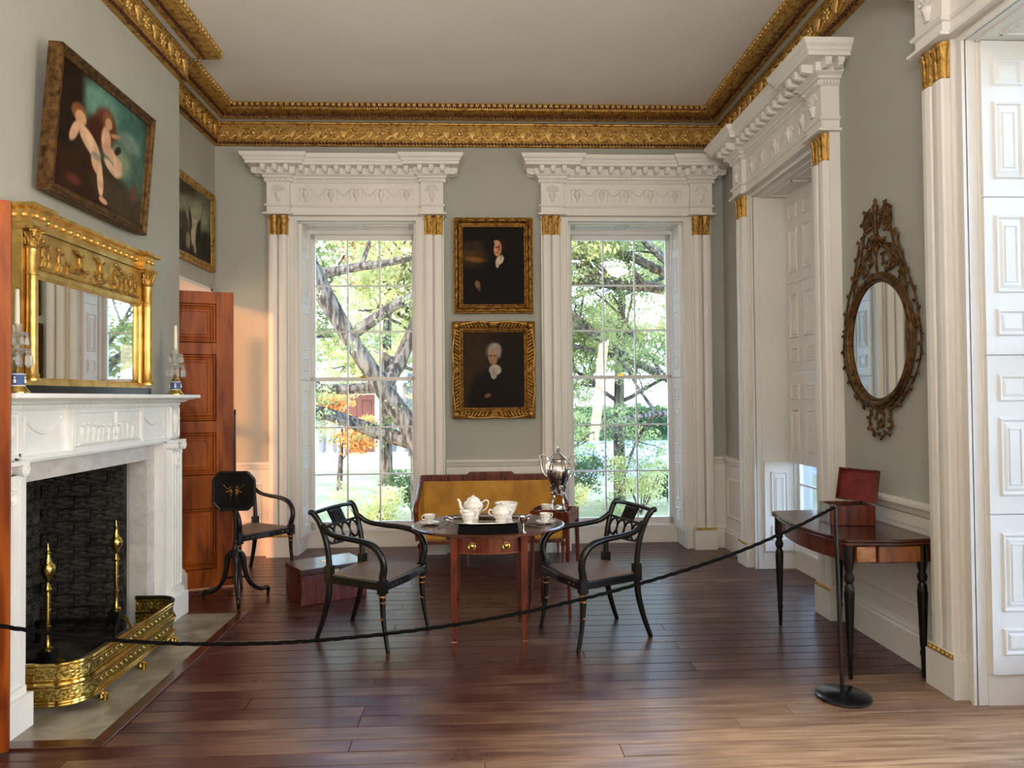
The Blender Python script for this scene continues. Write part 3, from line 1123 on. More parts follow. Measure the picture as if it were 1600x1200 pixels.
tag(m.build('carved_procession', 'mantel', tb, smooth=True), kind='stuff')
for s in (-1, 1):       # swags on the plain frieze panels
    m = MB()
    cx = s * 0.60
    m.tube([(cx - 0.15 + 0.30 * t / 10, -0.178, 1.46 - 0.07 * sin(pi * t / 10)) for t in range(11)], 0.008, 6)
    for t in (-0.15, 0.15):
        m.tube([(cx + t, -0.178, 1.465), (cx + t * 1.05, -0.178, 1.34)], [0.009, 0.003], 6)
        m.ball((cx + t, -0.179, 1.468), (0.016, 0.006, 0.016), 8, 5)
    m.build('frieze_swag', 'mantel', mant, smooth=True)
m = MB()
mp_ = [(-1.0, 0.0), (-1.0, -0.19), (1.0, -0.19), (1.0, 0.0)]
m.sweep(mp_, [(-0.1, 1.50), (-0.012, 1.50), (-0.005, 1.512), (0.0, 1.52), (0.0, 1.532), (0.03, 1.538), (0.04, 1.55), (0.075, 1.557), (0.08, 1.563), (-0.1, 1.563)])
m.build('bed_moulding', 'mantel', mant)
m = MB()
for (x, y, a) in along(offset_path(mp_, 0.0), 0.014, 0.01):
    m.box(-0.0042, 0.0042, -0.006, 0.002, 1.5125, 1.532, T(x, y, 0, a))
tag(m.build('fluting', 'mantel', mant), kind='stuff')
MB().box(-1.035, 1.035, -0.325, 0.0, 1.563, 1.588).build('shelf', 'mantel', mant, bevel=0.006)

# firebox with sooty bricks
fb = empty('firebox', (XL, 4.30, 0), 0, 'sooty brick firebox behind the brass fender', 'firebox', kind='structure')
m = MB()
m.box(-0.36, -0.32, -0.70, 0.70, -0.02, 1.24)      # back
m.box(-0.36, 0.245, 0.632, 0.70, -0.02, 1.24)
m.box(-0.36, 0.245, -0.70, -0.632, -0.02, 1.24)
m.box(-0.36, 0.14, -0.70, 0.70, 1.16, 1.24)
m.box(-0.36, 0.26, -0.70, 0.70, -0.02, 0.004)
m.build('mortar_lining', 'soot', fb)
bk = None
for r in range(14):
    for k in range(6):
        w = 0.205
        x = -0.655 + k * 0.215 - (0.107 if r % 2 else 0)
        a, b_ = max(x, -0.655), min(x + w, 0.655)
        if b_ - a < 0.03:
            continue
        if bk is None:
            bk = MB().frustum(-0.5, 0.5, -0.5, 0.5, -0.5, 0.5, 0.02, 0.05).build('brick', 'soot', fb)
            o = bk
        else:
            o = bk.copy()
            COL.objects.link(o)
        o.location = (-0.315 + RR.uniform(0, 0.014), (a + b_) / 2, 0.045 + r * 0.082)
        o.rotation_euler = (RR.uniform(-0.02, 0.02), RR.uniform(-0.03, 0.03) + 0, 0)
        o.scale = (0.03, b_ - a, 0.070)
for r in range(14):
    for k in range(3):
        x = -0.30 + k * 0.215 - (0.107 if r % 2 else 0)
        a, b_ = max(x, -0.30), min(x + 0.205, 0.235)
        if b_ - a < 0.03:
            continue
        o = bk.copy()
        COL.objects.link(o)
        o.location = ((a + b_) / 2, 0.628 - RR.uniform(0, 0.006), 0.045 + r * 0.082)
        o.rotation_euler = (0, 0, 0)
        o.scale = (b_ - a, 0.03, 0.070)

# hearth slab and its wooden border, flush with the floor
ht = tag(MB().box(XBR - 0.02, -1.775, 3.345, 5.25, -0.02, 0.006).build('hearth_slab', 'hearth', bevel=0.003), 'mottled grey marble hearth slab under the brass fender', 'hearth', kind='structure')
m = MB()
m.box(-1.775, -1.705, 3.27, 5.26, -0.02, 0.010)
m.box(XBR, -1.775, 3.27, 3.345, -0.02, 0.010)
tag(m.build('hearth_border', 'rosewood', bevel=0.003), 'dark wooden border strip edging the hearth slab', 'border', kind='structure')

# brass fender
fe = empty('fender', (0, 0, 0), 0, 'polished engraved brass fender with rounded corners on the hearth', 'fender')


def fpath(x_front, y0, y1, xb, r, n=7):
    pts = [(xb, y0)]
    for k in range(n + 1):
        a = -pi / 2 + (pi / 2) * k / n
        pts.append((x_front - r + r * cos(a), y0 + r + r * sin(a)))
    for k in range(n + 1):
        a = (pi / 2) * k / n
        pts.append((x_front - r + r * cos(a), y1 - r + r * sin(a)))
    pts.append((xb, y1))
    return pts


FP = fpath(-1.985, 3.60, 4.76, -2.27, 0.13)
if offset_path(FP, 0.1)[10][0] < -1.985:
    FP = FP[::-1]
m = MB()
m.sweep(FP, [(-0.004, 0.070), (0.0, 0.070), (0.0, 0.252), (-0.004, 0.252)])
m.build('engraved_panel', 'brass_pierced', fe, smooth=True)
m = MB()
for (z, o, r) in ((0.256, 0.0, 0.009), (0.160, 0.004, 0.013), (0.182, 0.003, 0.004), (0.138, 0.003, 0.004), (0.072, 0.006, 0.010), (0.060, 0.010, 0.008), (0.238, 0.002, 0.004)):
    m.tube([(x, y, z) for x, y in offset_path(FP, o)], r, 8)
m.build('rails', 'brass', fe, smooth=True)
m = MB()
# short end wires of the pierced far return and engraved scroll relief
fp2 = offset_path(FP, 0.003)
kk = 0
for (x, y, a) in along([FP[8], FP[9]] if False else [(-1.985 + 0.003, 3.76), (-1.985 + 0.003, 4.60)][::(1 if offset_path([(0, 0), (0, 1)], 1)[0][0] > 0 else -1)], 0.05, 0.01):
    t = T(x, y, 0, a)
    for zc in (0.112, 0.212):
        m.tube([(0.018 * cos(q * 0.7) * (1 - q / 14), -0.001, zc + 0.016 * sin(q * 0.7) * (1 - q / 14)) for q in range(11)], 0.0022, 4, tm=t)
        m.ball((0.024, -0.001, zc), (0.004, 0.002, 0.012), 5, 3, tm=t)
tag(m.build('scroll_relief', 'brass', fe, smooth=True), kind='stuff')
MB().tube([(x, y, 0.264) for x, y in FP[-9:]] if FP[-1][1] > 4 else [(x, y, 0.264) for x, y in FP[:9]], 0.011, 8).build('black_hand_rail', 'iron', fe, smooth=True)
for yy in (3.78, 4.20, 4.62):
    f = MB()
    f.lathe([(0.0, 0.006), (0.014, 0.008), (0.018, 0.022), (0.012, 0.034), (0.008, 0.045), (0.012, 0.062)], -1.975, yy, 10)
    for q in (-0.9, 0, 0.9):
        f.tube([(-1.975, yy, 0.045), (-1.955 + 0.01 * cos(q), yy + 0.016 * sin(q), 0.035), (-1.955 + 0.012 * cos(q), yy + 0.024 * sin(q), 0.008)], [0.008, 0.005], 6)
    f.build('paw_foot', 'brass', fe, smooth=True)


def andiron(loc, label):
    r = empty('andiron', loc, 0, label, 'andiron', 'andirons in the firebox')
    s = MB()
    s.lathe([(0.030, 0.0), (0.030, 0.012), (0.012, 0.022), (0.016, 0.03), (0.0125, 0.04), (0.0125, 0.115), (0.017, 0.118), (0.017, 0.126), (0.0125, 0.13), (0.0125, 0.205),
             (0.017, 0.208), (0.017, 0.216), (0.0125, 0.22), (0.0125, 0.285), (0.018, 0.288), (0.018, 0.296), (0.010, 0.30), (0.009, 0.305), (0.022, 0.325), (0.012, 0.345),
             (0.006, 0.362), (0.018, 0.385), (0.034, 0.41), (0.038, 0.435), (0.033, 0.455), (0.024, 0.462), (0.018, 0.475), (0.012, 0.505), (0.010, 0.515), (0.014, 0.52),
             (0.007, 0.53), (0.009, 0.54), (0.004, 0.55), (0.006, 0.56), (0.0, 0.58)], 0, 0, 14)
    s.build('brass_column', 'brass', r, smooth=True, loc=(0, 0, 0.20))
    p = MB()
    p.box(-0.035, 0.035, -0.035, 0.035, 0.14, 0.20)
    p.box(-0.5, 0, -0.012, 0.012, 0.12, 0.145)
    p.box(-0.5, -0.475, -0.012, 0.012, 0.0, 0.13)
    p.build('iron_bar', 'iron', r)
    for sg in (-1, 1):
        MB().tube(cat([(0, 0, 0.145), (0.03, sg * 0.05, 0.135), (0.04, sg * 0.10, 0.075), (0.045, sg * 0.12, 0.02), (0.055, sg * 0.14, 0.012)], 5), [0.011, 0.012, 0.008, 0.010], 8).build('leg', 'brass' if sg > 0 else 'iron', r, smooth=True)
    return r


andiron((-2.36, 3.97, 0.006), 'brass andiron with urn finial at the near side of the firebox')
andiron((-2.36, 4.69, 0.006), 'brass andiron with urn finial at the far side of the firebox')


# ------------------------------------------------------------------ paintings: flat painted canvases in real frames
def blobs(W, H, bg, items, seed=0, grain=0.10):
    """returns a (H, W, 3) sRGB array: soft ellipses laid over a ground"""
    g = np.random.default_rng(seed)
    v, u = np.mgrid[0:H, 0:W]
    u = (u + 0.5) / W
    v = (v + 0.5) / H
    img = np.zeros((H, W, 3)) + np.array(bg, float)
    for (cu, cv, ru, rv, ang, col, soft) in items:
        du, dv = u - cu, v - cv
        a = radians(ang)
        x = (du * cos(a) + dv * sin(a)) / ru
        y_ = (-du * sin(a) + dv * cos(a)) / rv
        d = np.sqrt(x * x + y_ * y_)
        k = np.clip((1 + soft / 2 - d) / soft, 0, 1)
        k = (k * k * (3 - 2 * k))[..., None]
        img = img * (1 - k) + np.array(col, float) * k
    low = g.random((H // 6 + 2, W // 6 + 2))
    yy = np.linspace(0, low.shape[0] - 1.001, H)
    xx = np.linspace(0, low.shape[1] - 1.001, W)
    yi, xi = yy.astype(int), xx.astype(int)
    fy, fx = (yy - yi)[:, None], (xx - xi)[None, :]
    n = (low[yi][:, xi] * (1 - fy) * (1 - fx) + low[yi + 1][:, xi] * fy * (1 - fx) + low[yi][:, xi + 1] * (1 - fy) * fx + low[yi + 1][:, xi + 1] * fy * fx)
    img *= (1 + grain * (n[..., None] - 0.5) * 2)
    return np.clip(img, 0, 255)


def canvas(name, w, h, img, parent):
    """painted canvas facing -y, x 0..w, z 0..h"""
    H, W, _ = img.shape
    xs, zs = np.linspace(0, w, W), np.linspace(h, 0, H)
    vs = [(x, 0.0, z) for z in zs for x in xs]
    fs = [(r * W + c, (r + 1) * W + c, (r + 1) * W + c + 1, r * W + c + 1) for r in range(H - 1) for c in range(W - 1)]
    me = bpy.data.meshes.new(name)
    me.from_pydata(vs, [], fs)
    s = img / 255.0
    l = np.where(s <= 0.04045, s / 12.92, ((s + 0.055) / 1.055) ** 2.4)
    rgba = np.ones((H * W, 4))
    rgba[:, :3] = l.reshape(-1, 3)
    ca = me.color_attributes.new('paint', 'FLOAT_COLOR', 'POINT')
    ca.data.foreach_set('color', rgba.ravel())
    me.materials.append(M['paint'])
    o = bpy.data.objects.new(name, me)
    COL.objects.link(o)
    o.parent = parent
    return o


def frame_mb(w, h, fw, prof):
    """picture frame round a w x h opening (x 0..w, z 0..h): profile of (outwards offset, forward)"""
    b = MB()
    vs, fs = [], []
    for (o, d) in prof:
        vs += [(-o, -d, -o), (w + o, -d, -o), (w + o, -d, h + o), (-o, -d, h + o)]
    n = len(prof)
    for k in range(n - 1):
        for j in range(4):
            a, c = k * 4 + j, k * 4 + (j + 1) % 4
            fs.append((a, c, c + 4, a + 4))
    return b.add(vs, fs)


# upper portrait (a plain moulded frame)
SK, SK2, DK = (176, 128, 96), (120, 78, 54), (16, 13, 11)
im = blobs(110, 140, (22, 17, 13), [
    (0.16, 0.36, 0.20, 0.14, 10, (74, 50, 22), 1.4), (0.2, 0.42, 0.16, 0.03, 5, (112, 74, 32), 1.2), (0.20, 0.25, 0.14, 0.06, -10, (50, 40, 30), 1.2),
    (0.62, 0.74, 0.34, 0.34, 0, DK, 0.25), (0.50, 0.60, 0.20, 0.12, -20, DK, 0.3),
    (0.625, 0.245, 0.085, 0.105, 10, (38, 24, 16), 0.3), (0.57, 0.285, 0.062, 0.098, 6, (188, 132, 104), 0.25), (0.60, 0.26, 0.02, 0.06, 5, (150, 92, 68), 0.6),
    (0.555, 0.265, 0.02, 0.010, 0, (60, 34, 24), 0.6), (0.585, 0.262, 0.014, 0.008, 0, (60, 34, 24), 0.6), (0.555, 0.335, 0.018, 0.007, 0, (146, 62, 52), 0.6),
    (0.56, 0.205, 0.05, 0.03, 15, (200, 150, 118), 0.5),
    (0.60, 0.43, 0.075, 0.050, -40, (198, 184, 162), 0.3), (0.565, 0.475, 0.028, 0.055, 5, (186, 172, 150), 0.4), (0.62, 0.40, 0.014, 0.045, 25, (150, 136, 118), 0.6),
    (0.245, 0.74, 0.04, 0.055, -25, (120, 84, 60), 0.5), (0.27, 0.80, 0.02, 0.03, 0, (96, 66, 46), 0.6)], 1)
P1 = empty('portrait_painting', (-0.187, YB - 0.045, 2.485), 0, 'dark portrait of a dark-haired man in white cravat, plain gilt frame, hung above', 'painting')
canvas('canvas', 0.627, 0.792, im, P1)
frame_mb(0.627, 0.792, 0.08, [(-0.006, -0.002), (-0.004, 0.010), (0.012, 0.016), (0.018, 0.010), (0.030, 0.012), (0.050, 0.034), (0.058, 0.040), (0.068, 0.038), (0.076, 0.028), (0.086, 0.028), (0.088, 0.0), (0.086, -0.044), (0.0, -0.044)]).build('frame', 'gilt_dark', P1)
m = MB()
for (a, b_) in (((-0.055, 0), (-0.055, 0.792)), ((0.682, 0), (0.682, 0.792))):
    for z in np.arange(0.06, 0.77, 0.105):
        m.tube([(a[0], -0.037, z), (a[0] - 0.006, -0.042, z + 0.035), (a[0] + 0.004, -0.038, z + 0.07)], [0.003, 0.006, 0.003], 5)
for zz in (-0.055, 0.847):
    for x in np.arange(0.05, 0.6, 0.105):
        m.tube([(x, -0.037, zz), (x + 0.035, -0.042, zz + 0.006), (x + 0.07, -0.038, zz - 0.004)], [0.003, 0.006, 0.003], 5)
tag(m.build('frame_ornament', 'gilt', P1, smooth=True), kind='stuff')

im = blobs(110, 135, (44, 32, 22), [
    (0.15, 0.5, 0.3, 0.5, 0, (52, 38, 24), 1.2), (0.8, 0.4, 0.3, 0.6, 0, (30, 23, 17), 1.2),
    (0.50, 0.90, 0.40, 0.42, 0, (24, 19, 15), 0.3), (0.50, 0.26, 0.13, 0.115, 0, (92, 84, 76), 0.5), (0.52, 0.22, 0.10, 0.07, 0, (150, 140, 130), 0.6),
    (0.49, 0.33, 0.075, 0.105, 0, (150, 112, 86), 0.3), (0.44, 0.26, 0.03, 0.05, 20, (140, 130, 122), 0.6), (0.58, 0.27, 0.03, 0.07, -10, (140, 130, 122), 0.6),
    (0.455, 0.315, 0.018, 0.009, 0, (50, 32, 22), 0.6), (0.515, 0.315, 0.018, 0.009, 0, (50, 32, 22), 0.6), (0.485, 0.39, 0.02, 0.006, 0, (118, 60, 48), 0.6), (0.485, 0.35, 0.008, 0.02, 0, (176, 134, 104), 0.6),
    (0.52, 0.50, 0.10, 0.070, 0, (176, 164, 148), 0.3), (0.50, 0.56, 0.05, 0.06, 0, (170, 158, 142), 0.4), (0.50, 0.53, 0.006, 0.06, 0, (120, 108, 94), 0.8),
    (0.40, 0.835, 0.055, 0.026, -15, (124, 84, 66), 0.5)], 2)
P2 = empty('portrait_painting', (-0.189, YB - 0.06, 1.443), 0, 'brown portrait of a white-haired sitter, swept gilt frame, hung below', 'painting')
P2.name = 'portrait_painting.001'
canvas('canvas', 0.620, 0.766, im, P2)
frame_mb(0.620, 0.766, 0.1, [(-0.006, -0.002), (-0.004, 0.010), (0.014, 0.018), (0.020, 0.008), (0.034, 0.010), (0.060, 0.030), (0.086, 0.046), (0.100, 0.042), (0.106, 0.020), (0.106, -0.058), (0.0, -0.058)]).build('frame', 'gilt_dark', P2)
m = MB()


def swept_side(b, L_, tm, n):
    """gadrooned leaf carving along one side of the swept frame, both halves curling from the middle"""
    for s in (-1, 1):
        for k in range(n):
            t = 0.06 + (L_ / 2 - 0.07) * k / (n - 1)
            hgt = 0.060 - 0.020 * (k / (n - 1))
            b.tube([(s * t, -0.020, 0.026), (s * (t + 0.012), -0.044, 0.026 + hgt * 0.5), (s * (t + 0.034), -0.050, 0.028 + hgt)], [0.006, 0.010, 0.005], 6, tm=tm)
    # centre shell
    for q in range(-2, 3):
        b.tube([(0, -0.03, 0.02), (q * 0.010, -0.056, 0.055), (q * 0.018, -0.050, 0.10 - abs(q) * 0.008)], [0.006, 0.009, 0.006], 6, tm=tm)
    b.tube(cat([(-L_ / 2 - 0.02, -0.046, 0.072), (-L_ / 4, -0.050, 0.098), (0, -0.052, 0.088), (L_ / 4, -0.050, 0.098), (L_ / 2 + 0.02, -0.046, 0.072)], 6), 0.008, 6, tm=tm)


cx_, cz_ = 0.310, 0.383
for (ang, L_, dx, dz, n) in ((0, 0.62, 0, 0.383, 8), (pi, 0.62, 0, -0.383, 8), (pi / 2, 0.766, 0.310, 0, 10), (-pi / 2, 0.766, -0.310, 0, 10)):
    t = Matrix.Translation((cx_ + dx, 0, cz_ + dz)) @ Matrix.Rotation(ang, 4, 'Y')
    swept_side(m, L_, t, n)
for sx in (0, 1):
    for sz in (0, 1):
        m.ball((sx * 0.62 + (sx * 2 - 1) * 0.062, -0.030, sz * 0.766 + (sz * 2 - 1) * 0.062), (0.03, 0.02, 0.03), 8, 5)
tag(m.build('carved_leaf_scrolls', 'gilt', P2, smooth=True), kind='stuff')

# large painting over the mantel, leaning forward at the top
im = blobs(150, 120, (52, 34, 20), [
    (0.62, 0.22, 0.42, 0.30, 0, (62, 96, 88), 0.6), (0.40, 0.16, 0.22, 0.14, 0, (96, 134, 118), 0.9), (0.80, 0.55, 0.32, 0.28, 0, (70, 96, 84), 0.8),
    (0.66, 0.52, 0.14, 0.12, 20, (128, 138, 112), 1.0), (0.78, 0.30, 0.14, 0.08, 0, (104, 124, 112), 1.0),
    (0.08, 0.30, 0.16, 0.45, 0, (34, 22, 14), 0.6), (0.25, 0.88, 0.55, 0.24, -8, (48, 27, 14), 0.5), (0.75, 0.86, 0.36, 0.14, 12, (66, 56, 40), 0.8),
    (0.47, 0.33, 0.13, 0.18, 10, (92, 48, 30), 0.5), (0.38, 0.40, 0.10, 0.12, 0, (64, 30, 20), 0.6),
    (0.20, 0.34, 0.075, 0.075, 0, (122, 76, 44), 0.4), (0.22, 0.375, 0.055, 0.06, 0, (196, 150, 118), 0.4), (0.50, 0.24, 0.055, 0.065, 0, (116, 76, 50), 0.4), (0.515, 0.265, 0.04, 0.048, 0, (188, 144, 112), 0.4),
    (0.33, 0.52, 0.15, 0.065, 38, (204, 166, 134), 0.35), (0.17, 0.50, 0.035, 0.10, 20, (206, 162, 130), 0.4), (0.42, 0.66, 0.09, 0.055, 60, (196, 156, 126), 0.35),
    (0.47, 0.78, 0.035, 0.13, -10, (208, 166, 136), 0.35), (0.52, 0.93, 0.05, 0.025, 10, (190, 146, 116), 0.4),
    (0.50, 0.42, 0.055, 0.12, -5, (204, 160, 130), 0.4), (0.56, 0.50, 0.10, 0.045, 30, (194, 152, 124), 0.4), (0.66, 0.58, 0.05, 0.085, -15, (196, 158, 130), 0.4),
    (0.58, 0.62, 0.10, 0.035, 30, (204, 168, 140), 0.4), (0.60, 0.33, 0.06, 0.018, -20, (170, 120, 92), 0.5),
    (0.64, 0.44, 0.03, 0.05, 40, (44, 34, 28), 0.5), (0.88, 0.74, 0.05, 0.09, 10, (96, 66, 54), 1.0), (0.20, 0.88, 0.08, 0.04, 0, (86, 44, 30), 1.0), (0.40, 0.60, 0.05, 0.03, 0, (140, 132, 116), 0.6)], 3)
P3 = empty('cherub_painting', (-2.305, 3.90, 2.725), pi / 2, 'large dark oil painting of fair infants against a teal sky above the gilt overmantel mirror', 'painting')
P3.rotation_euler = (radians(4.5), 0, pi / 2)
canvas('canvas', 0.985, 0.70, im, P3)
frame_mb(0.985, 0.70, 0.05, [(-0.006, -0.002), (-0.004, 0.010), (0.010, 0.016), (0.022, 0.012), (0.040, 0.030), (0.048, 0.028), (0.050, 0.0), (0.048, -0.05), (0.0, -0.05)]).build('frame', 'gilt_old', P3)

# painting in the alcove
im = blobs(110, 96, (74, 74, 58), [
    (0.5, 0.15, 0.6, 0.25, 0, (96, 96, 80), 0.9), (0.45, 0.10, 0.22, 0.16, 20, (66, 56, 44), 0.8), (0.65, 0.35, 0.3, 0.2, 0, (140, 142, 116), 1.0), (0.35, 0.32, 0.18, 0.1, -20, (128, 130, 108), 0.9),
    (0.1, 0.4, 0.14, 0.5, 0, (34, 34, 26), 0.5), (0.5, 0.92, 0.7, 0.24, 0, (56, 50, 38), 0.6), (0.92, 0.75, 0.2, 0.2, 0, (44, 44, 34), 0.6),
    (0.38, 0.60, 0.05, 0.22, -4, (72, 62, 46), 0.4), (0.58, 0.62, 0.06, 0.22, 6, (168, 158, 128), 0.4), (0.50, 0.48, 0.03, 0.14, -10, (60, 52, 40), 0.4), (0.68, 0.62, 0.05, 0.20, 10, (44, 40, 30), 0.4),
    (0.36, 0.40, 0.022, 0.03, 0, (120, 96, 74), 0.4), (0.60, 0.42, 0.022, 0.03, 0, (130, 104, 82), 0.4), (0.76, 0.35, 0.008, 0.22, 12, (48, 44, 34), 0.4), (0.45, 0.80, 0.05, 0.12, 5, (130, 118, 92), 0.5),
    (0.20, 0.45, 0.012, 0.18, -8, (40, 36, 28), 0.4), (0.60, 0.84, 0.03, 0.10, -6, (150, 138, 110), 0.5)], 4)
P4 = empty('figure_painting', (-2.625, 6.02, 2.86), pi / 2, 'grey-green painting of standing figures in a gold frame over the far doorway', 'painting')
canvas('canvas', 0.985, 0.635, im, P4)
frame_mb(0.985, 0.635, 0.06, [(-0.006, -0.002), (-0.004, 0.006), (0.012, 0.010), (0.020, 0.006), (0.050, 0.022), (0.062, 0.018), (0.064, 0.0), (0.062, -0.03), (0.0, -0.03)]).build('frame', 'gilt', P4)

# ------------------------------------------------------------------ overmantel mirror
om = empty('overmantel_mirror', (XBR, 4.315, 1.588), pi / 2, 'gilt overmantel mirror with side columns, ball cornice and relief frieze on the mantel shelf', 'mirror')
b = MB()
b.box(-0.70, 0.70, -0.115, -0.03, 0.0, 0.045)
b.build('ebonised_base', 'ebony', om, bevel=0.004)
b = MB()
b.box(-0.66, 0.66, -0.10, -0.03, 0.042, 0.066)
b.box(-0.665, -0.585, -0.10, -0.03, 0.066, 0.90)
b.box(0.585, 0.665, -0.10, -0.03, 0.066, 0.90)
b.box(-0.60, 0.60, -0.105, -0.05, 0.612, 0.640)
b.box(-0.60, 0.60, -0.10, -0.03, 0.64, 0.87)
b.ring(-0.600, 0.600, 0.056, 0.625, -0.085, 0.03, 0.012)
b.build('frame', 'gilt_bright', om, bevel=0.002)
b = MB()
ep = [(-0.665, -0.02), (-0.665, -0.14), (-0.545, -0.14), (-0.545, -0.105), (0.545, -0.105), (0.545, -0.14), (0.665, -0.14), (0.665, -0.02)]
b.sweep(ep, [(-0.03, 0.845), (0.005, 0.845), (0.008, 0.862), (0.0, 0.868), (0.012, 0.925), (0.018, 0.930), (0.04, 0.938), (0.046, 0.955), (-0.03, 0.957)])
b.box(-0.66, 0.66, -0.11, -0.02, 0.845, 0.955)
b.build('cornice', 'gilt_bright', om)
bl = None
for (x, y, a) in along(offset_path(ep, 0.012), 0.068, 0.014):
    if bl is None:
        bl = MB().ball((0, 0, 0), 0.0155, 12, 8).build('gilt_ball', 'gilt_bright', om, smooth=True)
        o = bl
    else:
        o = bl.copy()
        COL.objects.link(o)
    o.location = (x, y, 0.900)
MB().box(-0.572, 0.572, -0.088, -0.08, 0.064, 0.612).build('mirror_glass', 'mirror', om)
for s in (-1, 1):
    c = MB()
    x = s * 0.625
    c.lathe([(0.038, 0.066), (0.038, 0.078), (0.030, 0.084), (0.036, 0.094), (0.028, 0.104), (0.027, 0.20), (0.026, 0.60), (0.030, 0.604), (0.030, 0.616), (0.026, 0.622), (0.027, 0.735), (0.034, 0.742), (0.026, 0.75)], x, -0.125, 16)
    c.build('column', 'gilt_bright', om, smooth=True)
    c = MB()
    c.lathe([(0.026, 0.745), (0.028, 0.80), (0.040, 0.832)], x, -0.125, 12)
    for tier, (zz, nn, rr) in enumerate(((0.755, 8, 0.030), (0.785, 8, 0.034))):
        for q in range(nn):
            a = 2 * pi * (q + tier * 0.5) / nn
            c.tube([(x + rr * 0.9 * cos(a), -0.125 + rr * 0.9 * sin(a), zz), (x + rr * 1.15 * cos(a), -0.125 + rr * 1.15 * sin(a), zz + 0.035), (x + rr * 1.55 * cos(a), -0.125 + rr * 1.55 * sin(a), zz + 0.038)], [0.006, 0.008, 0.005], 5)
    c.box(x - 0.046, x + 0.046, -0.170, -0.07, 0.832, 0.846)
    c.build('leafy_capital', 'gilt', om, smooth=True)
rf = MB()
RF = random.Random(11)


def figurine(b, x, z, h, lean=0.0, wings=False):
    y = -0.104
    b.ball((x, y, z + h * 0.5), (h * 0.13, 0.010, h * 0.26), 8, 5)
    b.ball((x + lean * h * 0.3, y, z + h * 0.92), (h * 0.085, 0.010, h * 0.09), 8, 5)
    b.tube([(x, y, z + h * 0.35), (x - lean * h * 0.2 + h * 0.06, y, z + h * 0.1), (x - lean * h * 0.5 + h * 0.02, y, z)], [h * 0.10, h * 0.07, h * 0.04], 6)
    b.tube([(x, y, z + h * 0.35), (x - h * 0.12, y, z + h * 0.08), (x - h * 0.16, y, z)], [h * 0.10, h * 0.07, h * 0.04], 6)
    b.tube([(x, y, z + h * 0.7), (x + h * 0.2, y - 0.004, z + h * 0.72), (x + h * 0.3, y - 0.004, z + h * 0.85)], h * 0.04, 5)
    if wings:
        b.tube([(x, y, z + h * 0.7), (x - h * 0.3, y, z + h * 0.85), (x - h * 0.6, y, z + h * 0.95)], [h * 0.08, h * 0.1, h * 0.02], 6)


for (x, z, h, l_, wg) in ((-0.50, 0.665, 0.15, 0.1, False), (-0.45, 0.665, 0.12, 0.1, False), (-0.36, 0.665, 0.13, -0.1, False), (-0.29, 0.66, 0.07, 0, False), (-0.16, 0.70, 0.12, -0.6, True), (0.06, 0.70, 0.12, -0.6, True),
                          (0.24, 0.66, 0.17, 0.1, False), (0.30, 0.66, 0.14, 0.2, False), (0.37, 0.66, 0.13, -0.2, False), (0.43, 0.66, 0.14, 0.2, False), (0.49, 0.66, 0.12, 0, False)):
    figurine(rf, x, z, h, l_, wg)
for k in range(26):
    x = -0.24 + 0.028 * k + RF.uniform(-0.01, 0.01)
    rf.ball((x, -0.102, 0.672 + RF.uniform(0, 0.045)), (0.020, 0.009, 0.016), 7, 4)
rf.tube([(-0.54, -0.102, 0.652), (0.54, -0.102, 0.652)], 0.007, 6)
rf.build('relief_frieze', 'gilt', om, smooth=True)


